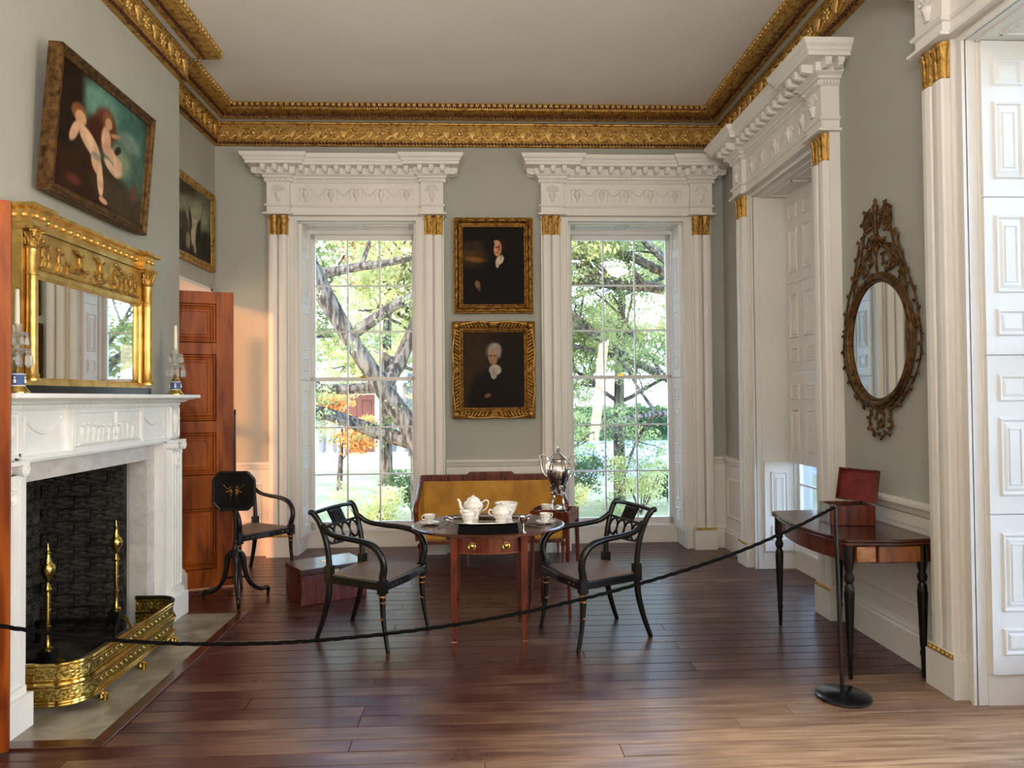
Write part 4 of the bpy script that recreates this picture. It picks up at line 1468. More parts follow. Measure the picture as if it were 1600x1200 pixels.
# ------------------------------------------------------------------ candlesticks on the shelf
def candlestick(loc, label):
    r = empty('candlestick', loc, 0, label, 'candlestick', 'crystal candlesticks on the mantel shelf')
    MB().lathe([(0.056, 0.0), (0.056, 0.008), (0.050, 0.014), (0.040, 0.030), (0.034, 0.036)], 0, 0, 20).build('base', 'brass', r, smooth=True)
    MB().lathe([(0.034, 0.036), (0.034, 0.095), (0.030, 0.1)], 0, 0, 20).build('drum', 'blue', r, smooth=True)
    w_ = MB()
    for z in (0.038, 0.093):
        w_.tube([(0.0345 * cos(a), 0.0345 * sin(a), z) for a in np.linspace(0, 2 * pi, 17)[:-1]], 0.003, 5, closed=True)
    for q in range(4):
        a = q * pi / 2 + 0.3
        w_.ball((0.034 * cos(a), 0.034 * sin(a), 0.06), (0.008, 0.008, 0.012), 6, 4)
        w_.ball((0.034 * cos(a), 0.034 * sin(a), 0.077), (0.005, 0.005, 0.006), 6, 4)
    w_.build('white_figures', 'china', r, smooth=True)
    MB().lathe([(0.030, 0.10), (0.022, 0.115), (0.010, 0.13), (0.014, 0.14), (0.008, 0.15)], 0, 0, 16).build('gilt_collar', 'brass', r, smooth=True)
    MB().lathe([(0.008, 0.15), (0.018, 0.17), (0.010, 0.185), (0.042, 0.200), (0.060, 0.212), (0.058, 0.216), (0.012, 0.214), (0.010, 0.235), (0.020, 0.25), (0.012, 0.265), (0.034, 0.280), (0.046, 0.292), (0.044, 0.296),
                (0.014, 0.294), (0.018, 0.31), (0.020, 0.335)], 0, 0, 16).build('glass_stem', 'crystal', r, smooth=True)
    dm = None
    for (zz, rr, n, L_) in ((0.208, 0.058, 9, 0.085), (0.289, 0.044, 8, 0.062)):
        for k in range(n):
            a = 2 * pi * k / n + zz * 9
            if dm is None:
                d = MB()
                d.ball((0, 0, -0.006), 0.0055, 8, 5)
                d.lathe([(0.001, -1.0), (0.011, -0.80), (0.0085, -0.35), (0.003, -0.16)], 0, 0, 6)
                d.v = [(x, y, z * 0.085 if z < -0.1 else z) for (x, y, z) in d.v]
                dm = d.build('crystal_drop', 'crystal', r)
                o = dm
            else:
                o = dm.copy()
                COL.objects.link(o)
            o.location = (rr * cos(a), rr * sin(a), zz)
            o.scale = (1, 1, L_ / 0.085)
    MB().lathe([(0.0125, 0.33), (0.0115, 0.42), (0.009, 0.500), (0.003, 0.505), (0.0, 0.506)], 0, 0, 12).build('candle', 'wax', r, smooth=True)
    MB().tube([(0, 0, 0.504), (0.001, 0, 0.515)], 0.0012, 5).build('wick', 'iron', r)
    return r


candlestick((-2.235, 3.51, 1.588), 'crystal-hung candlestick with blue drum at the near end of the mantel shelf')
candlestick((-2.215, 5.235, 1.588), 'crystal-hung candlestick with blue drum at the far end of the mantel shelf')


# ------------------------------------------------------------------ mahogany door leaves
def door_leaf(loc, ang, label):
    r = empty('door_1', loc, ang, label, 'door', kind='structure')
    L_ = 0.615
    rows = [(0.16, 0.66), (0.93, 1.28), (1.375, 1.925), (2.02, 2.345)]
    b = MB()
    t = 0.045
    x0, x1 = 0.105, L_ - 0.135
    b.box(0, x0, 0, t, 0.012, 2.445)
    b.box(x1, L_, 0, t, 0.012, 2.445)
    zc = [0.012] + [z for r_ in rows for z in r_] + [2.445]
    for k in range(0, len(zc), 2):
        b.box(x0, x1, 0, t, zc[k], zc[k + 1])
    b.build('leaf', 'door', r, bevel=0.002)
    for (z0, z1) in rows:
        p = MB()
        p.box(x0, x1, 0.014, t - 0.014, z0, z1)
        p.ring(x0, x1, z0, z1, 0.014, 0.028, 0.018)
        p.field(x0 + 0.035, x1 - 0.035, z0 + 0.035, z1 - 0.035, 0.014, 0.010, 0.016)
        p.ring(x0 + 0.062, x1 - 0.062, z0 + 0.062, z1 - 0.062, 0.004, 0.010, 0.004)
        p.build('panel', 'door', r)
    return r


door_leaf((-2.645, 5.800, 0), atan2(0.22, 0.57), 'panelled red-brown mahogany door leaf standing open behind the pole screen')
d2 = door_leaf((-2.635, 2.955, 0), atan2(0.28, 0.545), 'edge of an orange-brown mahogany door leaf at the near end of the mantelpiece')
d2.name = 'door_2'
# doorway lining beyond the far leaf
m = MB()
m.box(XL - 0.3, XL + 0.004, DOOR0 - 0.0, DOOR0 + 0.03, 0, DOORZ)
m.box(XL - 0.3, XL + 0.004, DOOR1 - 0.03, DOOR1, 0, DOORZ)
m.box(XL - 0.3, XL + 0.004, DOOR0, DOOR1, DOORZ - 0.03, DOORZ)
tag(m.build('door_frame', 'white'), 'white lining of the far doorway', 'door frame', kind='structure')


# ------------------------------------------------------------------ black and gilt armchairs (front at local -y)
def armchair(loc, rz, label):
    r = empty('armchair', loc, rz, label, 'armchair', 'black painted cane-seated armchairs')
    for s in (-1, 1):
        b = MB()
        b.tube(cat([(s * 0.262, -0.288, 0.0), (s * 0.258, -0.262, 0.12), (s * 0.256, -0.248, 0.24), (s * 0.256, -0.246, 0.36)], 6), [0.013, 0.014, 0.017, 0.022], 10)
        b.box(s * 0.256 - 0.025, s * 0.256 + 0.025, -0.272, -0.222, 0.35, 0.435)
        lo = b.build('leg', 'ebony', r, smooth=True)
        for z, rr in ((0.335, 0.0235), (0.30, 0.021), (0.20, 0.0185)):
            MB().lathe([(rr - 0.004, z - 0.007), (rr, z - 0.004), (rr, z + 0.004), (rr - 0.004, z + 0.007)], s * 0.256, -0.2475, 12).build('gilt_ring', 'burl', lo, smooth=True)
        b = MB()
        b.tube(cat([(s * 0.205, 0.275, 0.0), (s * 0.198, 0.225, 0.14), (s * 0.194, 0.190, 0.28), (s * 0.192, 0.182, 0.40)], 6), [0.014, 0.017, 0.020, 0.022], 10, flat=1.1)
        b.build('leg', 'ebony', r, smooth=True)
        b = MB()
        b.tube(cat([(s * 0.192, 0.182, 0.38), (s * 0.194, 0.186, 0.52), (s * 0.200, 0.205, 0.64), (s * 0.212, 0.240, 0.745), (s * 0.222, 0.272, 0.80), (s * 0.225, 0.298, 0.822)], 6), [0.024, 0.019, 0.018, 0.018, 0.019, 0.017], 10)
        b.ball((s * 0.225, 0.300, 0.818), (0.022, 0.018, 0.018), 10, 6)
        b.box(s * 0.192 - 0.024, s * 0.192 + 0.024, 0.158, 0.206, 0.37, 0.48)
        b.build('back_post', 'ebony', r, smooth=True)
        b = MB()
        b.tube(cat([(s * 0.205, 0.225, 0.735), (s * 0.226, 0.155, 0.690), (s * 0.242, 0.04, 0.672), (s * 0.256, -0.09, 0.662), (s * 0.266, -0.190, 0.638), (s * 0.270, -0.245, 0.585),
                    (s * 0.266, -0.262, 0.52), (s * 0.258, -0.250, 0.46), (s * 0.256, -0.247, 0.42)], 6), [0.019, 0.017, 0.0175, 0.019, 0.021, 0.022, 0.022, 0.024, 0.026], 10)
        b.build('arm', 'ebony', r, smooth=True)
    b = MB()
    sp = [(-0.262, -0.275), (0.0, -0.292), (0.262, -0.275), (0.268, -0.24), (0.212, 0.205), (-0.212, 0.205), (-0.268, -0.24)]
    b.prism(sp, 0.370, 0.418)
    b.build('seat_rail', 'ebony', r, bevel=0.006)
    b = MB()
    sp2 = [(x * 0.90, y * 0.90 - 0.004) for x, y in sp]
    b.prism(sp2, 0.414, 0.424)
    b.build('cane_seat', 'cane', r, bevel=0.002)
    b = MB()
    for k in range(9):
        b.ball((-0.2 + 0.05 * k, -0.288 + abs(k - 4) * 0.002, 0.394), (0.014, 0.003, 0.008), 7, 4)
    tag(b.build('painted_sprigs', 'gilt_dark', r, smooth=True), kind='stuff')
    # openwork back
    def yb(z):
        return float(np.interp(z, [0.6, 0.64, 0.745, 0.80, 0.82], [0.196, 0.205, 0.240, 0.272, 0.290]))
    b = MB()
    b.tube(cat([(-0.225, yb(0.815), 0.812), (-0.11, yb(0.815) - 0.004, 0.820), (0, yb(0.815) - 0.004, 0.822), (0.11, yb(0.815) - 0.004, 0.820), (0.225, yb(0.815), 0.812)], 5), 0.0135, 8)
    b.tube([(-0.205, yb(0.722), 0.722), (0.205, yb(0.722), 0.722)], 0.009, 8)
    b.tube(cat([(-0.198, yb(0.61), 0.618), (-0.1, yb(0.61), 0.606), (0, yb(0.61), 0.602), (0.1, yb(0.61), 0.606), (0.198, yb(0.61), 0.618)], 4), 0.0085, 8)
    b.build('back_rail', 'ebony', r, smooth=True)
    b = MB()
    vs = [(x, yb(z) + d, z) for d in (-0.008, 0.008) for (x, z) in ((-0.070, 0.722), (0.070, 0.722), (0.070, 0.815), (-0.070, 0.815))]
    b.add(vs, [(0, 1, 2, 3), (7, 6, 5, 4), (0, 4, 5, 1), (1, 5, 6, 2), (2, 6, 7, 3), (3, 7, 4, 0)])
    for k in range(5):
        x = -0.044 + 0.022 * k
        b.tube([(x, yb(0.74) - 0.010, 0.735), (x, yb(0.80) - 0.010, 0.803)], 0.006, 6)
    b.build('tablet', 'ebony', r)
    for k in range(4):
        cx = -0.135 + 0.09 * k
        b = MB()
        pts = [(cx + 0.046 * cos(a), yb(0.662 + 0.052 * sin(a)), 0.662 + 0.052 * sin(a)) for a in np.linspace(0, 2 * pi, 19)[:-1]]
        b.tube(pts, 0.0078, 6, closed=True)
        b.build('back_ring', 'ebony', r, smooth=True)
    return r


armchair((-0.745, 4.735, 0), radians(67), 'black cane-seated armchair facing the tea table from its left side')
armchair((0.745, 4.655, 0), radians(-69), 'black cane-seated armchair facing the tea table from its right side')
armchair((-2.06, 6.36, 0), radians(52), 'black cane-seated armchair in the far left corner behind the pole screen')

# ------------------------------------------------------------------ tea table
tt = empty('tea_table', (0.035, 4.63, 0), 0, 'oval mahogany drop-leaf tea table with one brass-handled drawer', 'table')
N = 64
top = MB()
el = lambda rx, ry: [(rx * cos(2 * pi * k / N), ry * sin(2 * pi * k / N)) for k in range(N)]
vs, fs = [], []
for (k_, z) in ((0.965, 0.712), (1.0, 0.716), (1.0, 0.728), (0.975, 0.733)):
    vs += [(x, y, z) for x, y in el(0.495 * k_, 0.415 * k_)]
for i in range(3):
    for k in range(N):
        fs.append((i * N + k, i * N + (k + 1) % N, (i + 1) * N + (k + 1) % N, (i + 1) * N + k))
fs.append(tuple(range(N - 1, -1, -1)))
fs.append(tuple(3 * N + k for k in range(N)))
top.add(vs, fs)
top.build('table_top', 'rosewood', tt)
b = MB()
b.box(-0.215, 0.215, -0.29, 0.32, 0.600, 0.712)
b.build('apron', 'mahogany', tt, bevel=0.003)
b = MB()
pts = [(-0.19, -0.30), (-0.10, -0.335), (0, -0.348), (0.10, -0.335), (0.19, -0.30)]
b.prism([(x, y) for x, y in pts] + [(0.19, -0.28), (-0.19, -0.28)], 0.606, 0.704)
dr = b.build('drawer', 'mahogany', tt, bevel=0.002)
b = MB()
b.sweep([(-0.185, -0.303), (-0.10, -0.337), (0, -0.35), (0.10, -0.337), (0.185, -0.303)], [(0, 0.608), (0.003, 0.608), (0.003, 0.612), (0, 0.612)])
b.sweep([(-0.185, -0.303), (-0.10, -0.337), (0, -0.35), (0.10, -0.337), (0.185, -0.303)], [(0, 0.696), (0.003, 0.696), (0.003, 0.700), (0, 0.700)])
b.build('drawer_beading', 'satin', dr)
for x in (-0.103, 0.103):
    b = MB()
    b.lathe([(0.0, 0.0), (0.022, 0.0), (0.022, 0.004), (0.014, 0.006), (0.010, 0.014), (0.0, 0.018)], 0, 0, 16, T(x, -0.336, 0.657, 0, pi / 2))
    b.tube([(x + 0.0205 * cos(a), -0.347 + 0.003 * sin(a), 0.655 + 0.0205 * sin(a)) for a in np.linspace(0, 2 * pi, 17)[:-1]], 0.003, 6, closed=True)
    b.build('ring_handle', 'brass', dr, smooth=True)
for sx in (-1, 1):
    for sy in (-1, 1):
        b = MB()
        cx, cy = sx * 0.213, sy * 0.312
        w0, w1 = 0.021, 0.011
        vs = []
        for z, w in ((0.0, w1), (0.09, 0.0125), (0.60, w0), (0.712, w0)):
            vs += [(cx - w, cy - w, z), (cx + w, cy - w, z), (cx + w, cy + w, z), (cx - w, cy + w, z)]
        fs = [(0, 3, 2, 1), (12, 13, 14, 15)] + [(4 * i + j, 4 * i + (j + 1) % 4, 4 * i + 4 + (j + 1) % 4, 4 * i + 4 + j) for i in range(3) for j in range(4)]
        b.add(vs, fs)
        lo = b.build('leg', 'mahogany', tt, bevel=0.0015)
        if sy < 0:
            MB().box(cx - 0.0155, cx + 0.0155, cy - 0.0155, cy + 0.0155, 0.075, 0.083).build('inlay_band', 'burl', lo)
for s in (-1, 1):
    b = MB()
    b.prism([(s * 0.21, 0.712), (s * 0.345, 0.712), (s * 0.335, 0.700), (s * 0.29, 0.694), (s * 0.275, 0.672), (s * 0.262, 0.652), (s * 0.21, 0.650)], -0.015, 0.015, T(0, -0.10, 0, 0, pi / 2))
    b.build('leaf_bracket', 'rosewood', tt)

# things on the tea table
TZ = 0.733
st = tag(MB().frustum(-0.185, 0.185, -0.14, 0.14, 0, 0.042, 0.006, 0.006)  .build('tray_stand', 'rope', bevel=0.003, loc=(0.032, 4.42, TZ)), 'low black block raising the silver tray on the tea table', 'stand')
tray = empty('tray', (0.03, 4.44, TZ + 0.042), 0, 'oblong silver tray with scrolled handles carrying the tea service', 'tray')
b = MB()
sup = lambda rx, ry, n=48: [(rx * math.copysign(abs(cos(2 * pi * k / n)) ** 0.6, cos(2 * pi * k / n)), ry * math.copysign(abs(sin(2 * pi * k / n)) ** 0.6, sin(2 * pi * k / n))) for k in range(n)]
vs, fs = [], []
for (k_, z) in ((0.0001, 0.002), (0.86, 0.003), (0.96, 0.008), (1.0, 0.014), (0.99, 0.018), (0.95, 0.012), (0.86, 0.0075), (0.0001, 0.0065)):
    vs += [(x, y, z) for x, y in sup(0.225 * k_ + 0.0001, 0.150 * k_ + 0.0001)]
for i in range(7):
    for k in range(48):
        fs.append((i * 48 + k, i * 48 + (k + 1) % 48, (i + 1) * 48 + (k + 1) % 48, (i + 1) * 48 + k))
b.add(vs, fs)
b.build('dish', 'silver', tray, smooth=True)
for s in (-1, 1):
    MB().tube(cat([(s * 0.218, -0.045, 0.014), (s * 0.255, -0.05, 0.026), (s * 0.272, -0.02, 0.034), (s * 0.272, 0.02, 0.034), (s * 0.255, 0.05, 0.026), (s * 0.218, 0.045, 0.014)], 6), 0.0055, 8).build('handle', 'silver', tray, smooth=True)
GZ = TZ + 0.042 + 0.0075


def vessel(name, loc, rz, prof, label, cat_, lid=None, spout=None, handles=(), n=24, group=None, band=None):
    r = empty(name, loc, rz, label, cat_, group)
    MB().lathe(prof, 0, 0, n).build('body', 'china', r, smooth=True)
    if lid:
        MB().lathe(lid, 0, 0, n).build('lid', 'china', r, smooth=True)
        z = lid[-1][1]
        MB().ball((0, 0, z + 0.002), (0.005, 0.005, 0.011), 8, 5).build('finial', 'burl', r, smooth=True)
    if spout:
        MB().tube(cat(spout[0], 5), spout[1], 10).build('spout', 'china', r, smooth=True)
    for h in handles:
        MB().tube(cat(h, 6), 0.0042, 8).build('handle', 'china', r, smooth=True)
    if band:
        g = MB()
        for (z, rr) in band:
            for k in range(12):
                a = 2 * pi * k / 12
                g.ball((rr * cos(a), rr * sin(a), z), (0.0045, 0.0045, 0.0035), 6, 4)
                g.ball((rr * cos(a + 0.26), rr * sin(a + 0.26), z + 0.006), (0.0028, 0.0028, 0.0028), 6, 4)
        tag(g.build('gilt_sprigs', 'sprig', r, smooth=True), kind='stuff')
    return r


vessel('teapot', (-0.062, 4.52, GZ), 0.15, [(0.034, 0), (0.036, 0.006), (0.030, 0.012), (0.048, 0.035), (0.062, 0.065), (0.064, 0.085), (0.056, 0.103), (0.046, 0.110), (0.040, 0.112)],
       'tall white and gold porcelain teapot on the silver tray', 'teapot', lid=[(0.044, 0.110), (0.042, 0.120), (0.030, 0.132), (0.012, 0.140), (0.006, 0.147)],
       spout=([(-0.054, 0, 0.050), (-0.078, 0, 0.075), (-0.084, 0, 0.105), (-0.098, 0, 0.128)], [0.015, 0.010, 0.008, 0.007]),
       handles=[[(0.056, 0, 0.10), (0.082, 0, 0.115), (0.098, 0, 0.10), (0.088, 0, 0.065), (0.060, 0, 0.045)]], band=[(0.075, 0.064), (0.045, 0.055)])
vessel('cream_jug', (-0.092, 4.375, GZ), 0.1, [(0.026, 0), (0.027, 0.005), (0.024, 0.01), (0.038, 0.030), (0.042, 0.050), (0.037, 0.064), (0.041, 0.074), (0.038, 0.073), (0.034, 0.062), (0.036, 0.03), (0.0, 0.014)],
       'small white porcelain cream jug in front of the teapot', 'jug', spout=([(-0.034, 0, 0.060), (-0.048, 0, 0.076)], [0.010, 0.005]),
       handles=[[(0.036, 0, 0.068), (0.056, 0, 0.070), (0.060, 0, 0.045), (0.040, 0, 0.025)]], band=[(0.045, 0.041)])
vessel('sugar_bowl', (0.112, 4.395, GZ), 0.0, [(0.034, 0), (0.036, 0.006), (0.032, 0.012), (0.048, 0.032), (0.055, 0.055), (0.052, 0.072), (0.046, 0.078)],
       'lidded white porcelain sugar bowl at the right of the silver tray', 'bowl', lid=[(0.049, 0.078), (0.044, 0.088), (0.026, 0.098), (0.008, 0.106)],
       handles=[[(-0.05, 0, 0.070), (-0.070, 0, 0.074), (-0.076, 0, 0.052), (-0.050, 0, 0.035)], [(0.05, 0, 0.070), (0.066, 0, 0.07), (0.068, 0, 0.052), (0.050, 0, 0.035)]], band=[(0.05, 0.054)])
vessel('slop_bowl', (0.148, 4.525, GZ), 0.0, [(0.036, 0), (0.038, 0.008), (0.034, 0.014), (0.058, 0.045), (0.074, 0.098), (0.071, 0.098), (0.054, 0.046), (0.0, 0.018)],
       'open white porcelain bowl behind the sugar bowl', 'bowl', band=[(0.078, 0.069), (0.05, 0.060)])


def cup(loc, rz, label):
    r = empty('teacup', loc, rz, label, 'teacup', 'white porcelain teacups on saucers')
    MB().lathe([(0.018, 0.0), (0.030, 0.002), (0.062, 0.012), (0.064, 0.015), (0.060, 0.014), (0.030, 0.006), (0.0, 0.005)], 0, 0, 28).build('saucer', 'china', r, smooth=True)
    MB().lathe([(0.016, 0.006), (0.018, 0.012), (0.014, 0.015), (0.030, 0.030), (0.036, 0.055), (0.040, 0.064), (0.038, 0.064), (0.034, 0.055), (0.026, 0.030), (0.0, 0.020)], 0, 0, 24).build('cup', 'china', r, smooth=True)
    MB().tube(cat([(0.036, 0, 0.058), (0.052, 0, 0.060), (0.052, 0, 0.040), (0.034, 0, 0.034)], 6), 0.003, 6).build('handle', 'china', r, smooth=True)
    g = MB()
    for k in range(10):
        a = 2 * pi * k / 10
        g.ball((0.0335 * cos(a), 0.0335 * sin(a), 0.042), (0.004, 0.004, 0.005), 6, 4)
    tag(g.build('gilt_sprigs', 'sprig', r, smooth=True), kind='stuff')
    return r


cup((-0.345, 4.62, TZ), -2.6, 'white teacup and saucer at the left end of the tea table')
cup((0.405, 4.60, TZ), 0.5, 'white teacup and saucer at the right end of the tea table')


def tongs(loc, rz, label):
    b = MB()
    for s in (-1, 1):
        b.tube(cat([(-0.07, 0, 0.014), (-0.03, s * 0.010, 0.012), (0.03, s * 0.014, 0.009), (0.065, s * 0.010, 0.006)], 5), [0.0035, 0.003, 0.003, 0.003], 6)
        b.ball((0.068, s * 0.010, 0.007), (0.014, 0.005, 0.004), 8, 5)
    b.ball((-0.072, 0, 0.014), (0.008, 0.010, 0.006), 8, 5)
    return tag(b.build('sugar_tongs', 'silver', smooth=True, loc=loc, rot=(0, 0, rz)), label, 'tongs')


tongs((-0.250, 4.60, TZ + 0.002), radians(64), 'silver sugar tongs lying by the left teacup')
tongs((0.325, 4.52, TZ + 0.002), radians(150), 'silver sugar tongs lying by the right teacup')
b = MB()
b.lathe([(0.020, 0.0), (0.021, 0.003), (0.008, 0.007), (0.005, 0.020), (0.006, 0.045), (0.005, 0.052), (0.014, 0.060), (0.026, 0.080), (0.029, 0.098), (0.027, 0.098), (0.022, 0.080), (0.0, 0.062)], 0, 0, 20)
o = b.build('silver_goblet', 'silver', smooth=True, loc=(0.243, 4.285, TZ))
tag(o, 'small stemmed silver cup in front of the right side of the tray', 'goblet')

# ------------------------------------------------------------------ urn stand and silver urn
us = empty('urn_stand', (0.525, 5.18, 0), radians(-22.5), 'small square mahogany stand beside the tea table carrying the silver urn', 'stand')
b = MB()
h = 0.1425
b.box(-h, h, -h, h, 0.700, 0.712)
b.build('stand_top', 'rosewood', us, bevel=0.002)


def shaped_side(tm, mt, nm):
    n = 24
    vs = []
    for yy in (-h, -h + 0.010):
        for k in range(n + 1):
            x = -h + 2 * h * k / n
            vs.append((x, yy, 0.635 + 0.018 * abs(sin(pi * 2 * k / n)) * (1 if 2 < k < n - 2 else 0.4)))
        for k in range(n + 1):
            x = -h + 2 * h * k / n
            u_ = k / n
            vs.append((x, yy, 0.735 + 0.010 * max(0, cos((u_ - 0.5) * 2 * pi)) ** 0.5))
    m_ = 2 * (n + 1)
    fs = []
    for k in range(n):
        fs += [(k, k + 1, n + 2 + k, n + 1 + k), (m_ + k, m_ + n + 1 + k, m_ + n + 2 + k, m_ + k + 1),
               (k, m_ + k, m_ + k + 1, k + 1), (n + 1 + k, n + 2 + k, m_ + n + 2 + k, m_ + n + 1 + k)]
    MB().add(vs, fs, tm).build(nm, mt, us)


for k in range(4):
    shaped_side(Matrix.Rotation(k * pi / 2, 4, 'Z'), 'mahogany', 'side_rail')
for sx in (-1, 1):
    for sy in (-1, 1):
        b = MB()
        cx, cy = sx * (h - 0.014), sy * (h - 0.014)
        vs = []
        for z, w, sp in ((0.0, 0.009, 0.022), (0.35, 0.012, 0.006), (0.64, 0.014, 0), (0.70, 0.014, 0)):
            x_, y_ = cx + sx * sp, cy + sy * sp
            vs += [(x_ - w, y_ - w, z), (x_ + w, y_ - w, z), (x_ + w, y_ + w, z), (x_ - w, y_ + w, z)]
        b.add(vs, [(0, 3, 2, 1), (12, 13, 14, 15)] + [(4 * i + j, 4 * i + (j + 1) % 4, 4 * i + 4 + (j + 1) % 4, 4 * i + 4 + j) for i in range(3) for j in range(4)])
        b.build('leg', 'mahogany', us)
b = MB()
for s in (-1, 1):
    b.tube(cat([(-0.14, -0.14 * s, 0.24), (0, 0, 0.30), (0.14, 0.14 * s, 0.24)], 5), 0.007, 6)
b.build('cross_stretcher', 'mahogany', us, smooth=True)

ur = empty('tea_urn', (0.555, 5.205, 0.712), radians(-10), 'tall polished silver tea urn with pointed lid and two scroll handles', 'urn')
b = MB()
b.box(-0.062, 0.062, -0.062, 0.062, 0.012, 0.020)
for sx in (-1, 1):
    for sy in (-1, 1):
        b.ball((sx * 0.055, sy * 0.055, 0.008), 0.0085, 8, 5)
b.lathe([(0.050, 0.020), (0.045, 0.030), (0.020, 0.038), (0.018, 0.044)], 0, 0, 16)
b.build('base', 'silver', ur, smooth=True)
b = MB()
for k in range(4):
    a = pi / 4 + k * pi / 2
    b.tube(cat([(0.070 * cos(a), 0.070 * sin(a), 0.025), (0.055 * cos(a), 0.055 * sin(a), 0.06), (0.048 * cos(a), 0.048 * sin(a), 0.10), (0.062 * cos(a), 0.062 * sin(a), 0.15), (0.074 * cos(a), 0.074 * sin(a), 0.19)], 4), [0.008, 0.006, 0.006, 0.007, 0.009], 8)
    b.ball((0.058 * cos(a), 0.058 * sin(a), 0.135), (0.013, 0.013, 0.016), 8, 5)
b.build('scroll_supports', 'silver', ur, smooth=True)
MB().lathe([(0.012, 0.110), (0.036, 0.125), (0.048, 0.155), (0.060, 0.200), (0.080, 0.240), (0.094, 0.285), (0.095, 0.310), (0.086, 0.338), (0.066, 0.356), (0.050, 0.364), (0.046, 0.370), (0.056, 0.378)], 0, 0, 32).build('body', 'silver', ur, smooth=True)
MB().lathe([(0.062, 0.378), (0.064, 0.384), (0.056, 0.392), (0.044, 0.402), (0.030, 0.418), (0.014, 0.428), (0.010, 0.436), (0.016, 0.446), (0.008, 0.458), (0.010, 0.466), (0.004, 0.480), (0.0, 0.488)], 0, 0, 28).build('lid', 'silver', ur, smooth=True)
g = MB()
for k in range(24):
    a = 2 * pi * k / 24
    g.tube([(0.096 * cos(a), 0.096 * sin(a), 0.315), (0.090 * cos(a), 0.090 * sin(a), 0.338), (0.068 * cos(a), 0.068 * sin(a), 0.358)], 0.004, 5)
tag(g.build('gadroons', 'silver', ur, smooth=True), kind='stuff')
for s in (-1, 1):
    MB().tube(cat([(s * 0.088, 0, 0.250), (s * 0.112, 0, 0.285), (s * 0.128, 0, 0.345), (s * 0.132, 0, 0.395), (s * 0.112, 0, 0.412), (s * 0.090, 0, 0.398), (s * 0.074, 0, 0.372)], 6), 0.0055, 8).build('handle', 'silver', ur, smooth=True)
b = MB()
b.tube(cat([(0.02, -0.045, 0.16), (0.03, -0.085, 0.155), (0.034, -0.105, 0.125)], 4), [0.010, 0.008, 0.009], 8)
b.tube([(0.03, -0.085, 0.155), (0.03, -0.085, 0.185)], 0.004, 6)
b.ball((0.03, -0.085, 0.190), (0.014, 0.006, 0.009), 8, 5)
b.build('spigot', 'silver', ur, smooth=True)
cup((0.455, 5.115, 0.712), 0.2, 'white teacup and saucer on the urn stand in front of the silver urn')

# ------------------------------------------------------------------ settee
se = empty('settee', (0.08, 6.74, 0), 0, 'mustard yellow upholstered settee with mahogany frame between the two windows', 'settee')
b = MB()
b.box(-0.685, 0.685, 0.225, 0.27, 0.735, 0.797)
b.frustum(-0.235, 0.235, 0.222, 0.272, 0.797, 0.822, 0.03, 0.0)
b.box(-0.17, 0.17, 0.219, 0.226, 0.760, 0.806)
b.box(-0.685, -0.66, 0.225, 0.27, 0.22, 0.75)
b.box(0.66, 0.685, 0.225, 0.27, 0.22, 0.75)
b.build('back_frame', 'mahogany', se, bevel=0.006)
b = MB()
b.box(-0.66, 0.66, 0.215, 0.262, 0.38, 0.737)
b.build('back_upholstery', 'yellow', se, bevel=0.012)
b = MB()
b.box(-0.655, 0.655, -0.23, 0.225, 0.245, 0.40)
b.build('seat_cushion', 'yellow', se, bevel=0.02)
b = MB()
b.box(-0.66, 0.66, -0.235, 0.24, 0.215, 0.25)
b.build('seat_rail', 'mahogany', se, bevel=0.004)
for s in (-1, 1):
    b = MB()
    b.tube(cat([(s * 0.675, 0.25, 0.775), (s * 0.680, 0.12, 0.700), (s * 0.684, -0.05, 0.625), (s * 0.690, -0.17, 0.585), (s * 0.692, -0.235, 0.530), (s * 0.685, -0.225, 0.440), (s * 0.675, -0.222, 0.25)], 6), [0.022, 0.022, 0.022, 0.024, 0.026, 0.022, 0.022], 8)
    b.build('arm', 'mahogany', se, smooth=True)
    b = MB()
    vs = [(-0.012, -0.20, 0.25), (-0.012, 0.23, 0.25), (-0.012, 0.23, 0.72), (-0.012, 0.10, 0.66), (-0.012, -0.10, 0.595), (-0.012, -0.20, 0.54)]
    vs = [(s * 0.668 + x, y, z) for x, y, z in vs] + [(s * 0.668 + x + 0.024, y, z) for x, y, z in vs]
    b.add(vs, [(0, 1, 2, 3, 4, 5), (11, 10, 9, 8, 7, 6)] + [(k, (k + 1) % 6, (k + 1) % 6 + 6, k + 6) for k in range(6)])
    b.build('arm_panel', 'yellow', se)
    for yy in (-0.21, 0.24):
        MB().lathe([(0.011, 0.0), (0.013, 0.02), (0.010, 0.03), (0.018, 0.15), (0.014, 0.165), (0.022, 0.185), (0.022, 0.22)], s * 0.655, yy, 12).build('leg', 'mahogany', se, smooth=True)
b = MB()
for x in (-0.22, 0.22):
    b.lathe([(0.011, 0.0), (0.013, 0.02), (0.010, 0.03), (0.018, 0.15), (0.014, 0.165), (0.022, 0.185), (0.022, 0.22)], x, -0.21, 12)
    b.build('leg', 'mahogany', se, smooth=True)
    b = MB()

# ------------------------------------------------------------------ wooden chest on the floor
ch = empty('wooden_chest', (-1.236, 5.675, 0), radians(33), 'plain dark mahogany chest on the floor left of the tea table', 'chest')
MB().box(-0.262, 0.262, -0.18, 0.18, 0.0, 0.222).build('body', 'mahogany', ch, bevel=0.004)
MB().box(-0.266, 0.266, -0.184, 0.184, 0.226, 0.272).build('lid', 'rosewood', ch, bevel=0.005)
MB().box(-0.03, 0.03, -0.186, -0.184, 0.19, 0.245).build('lock_plate', 'brass', ch)
MB().box(-0.04, 0.04, -0.02, 0.02, 0.272, 0.275).build('lid_plate', 'brass', ch)

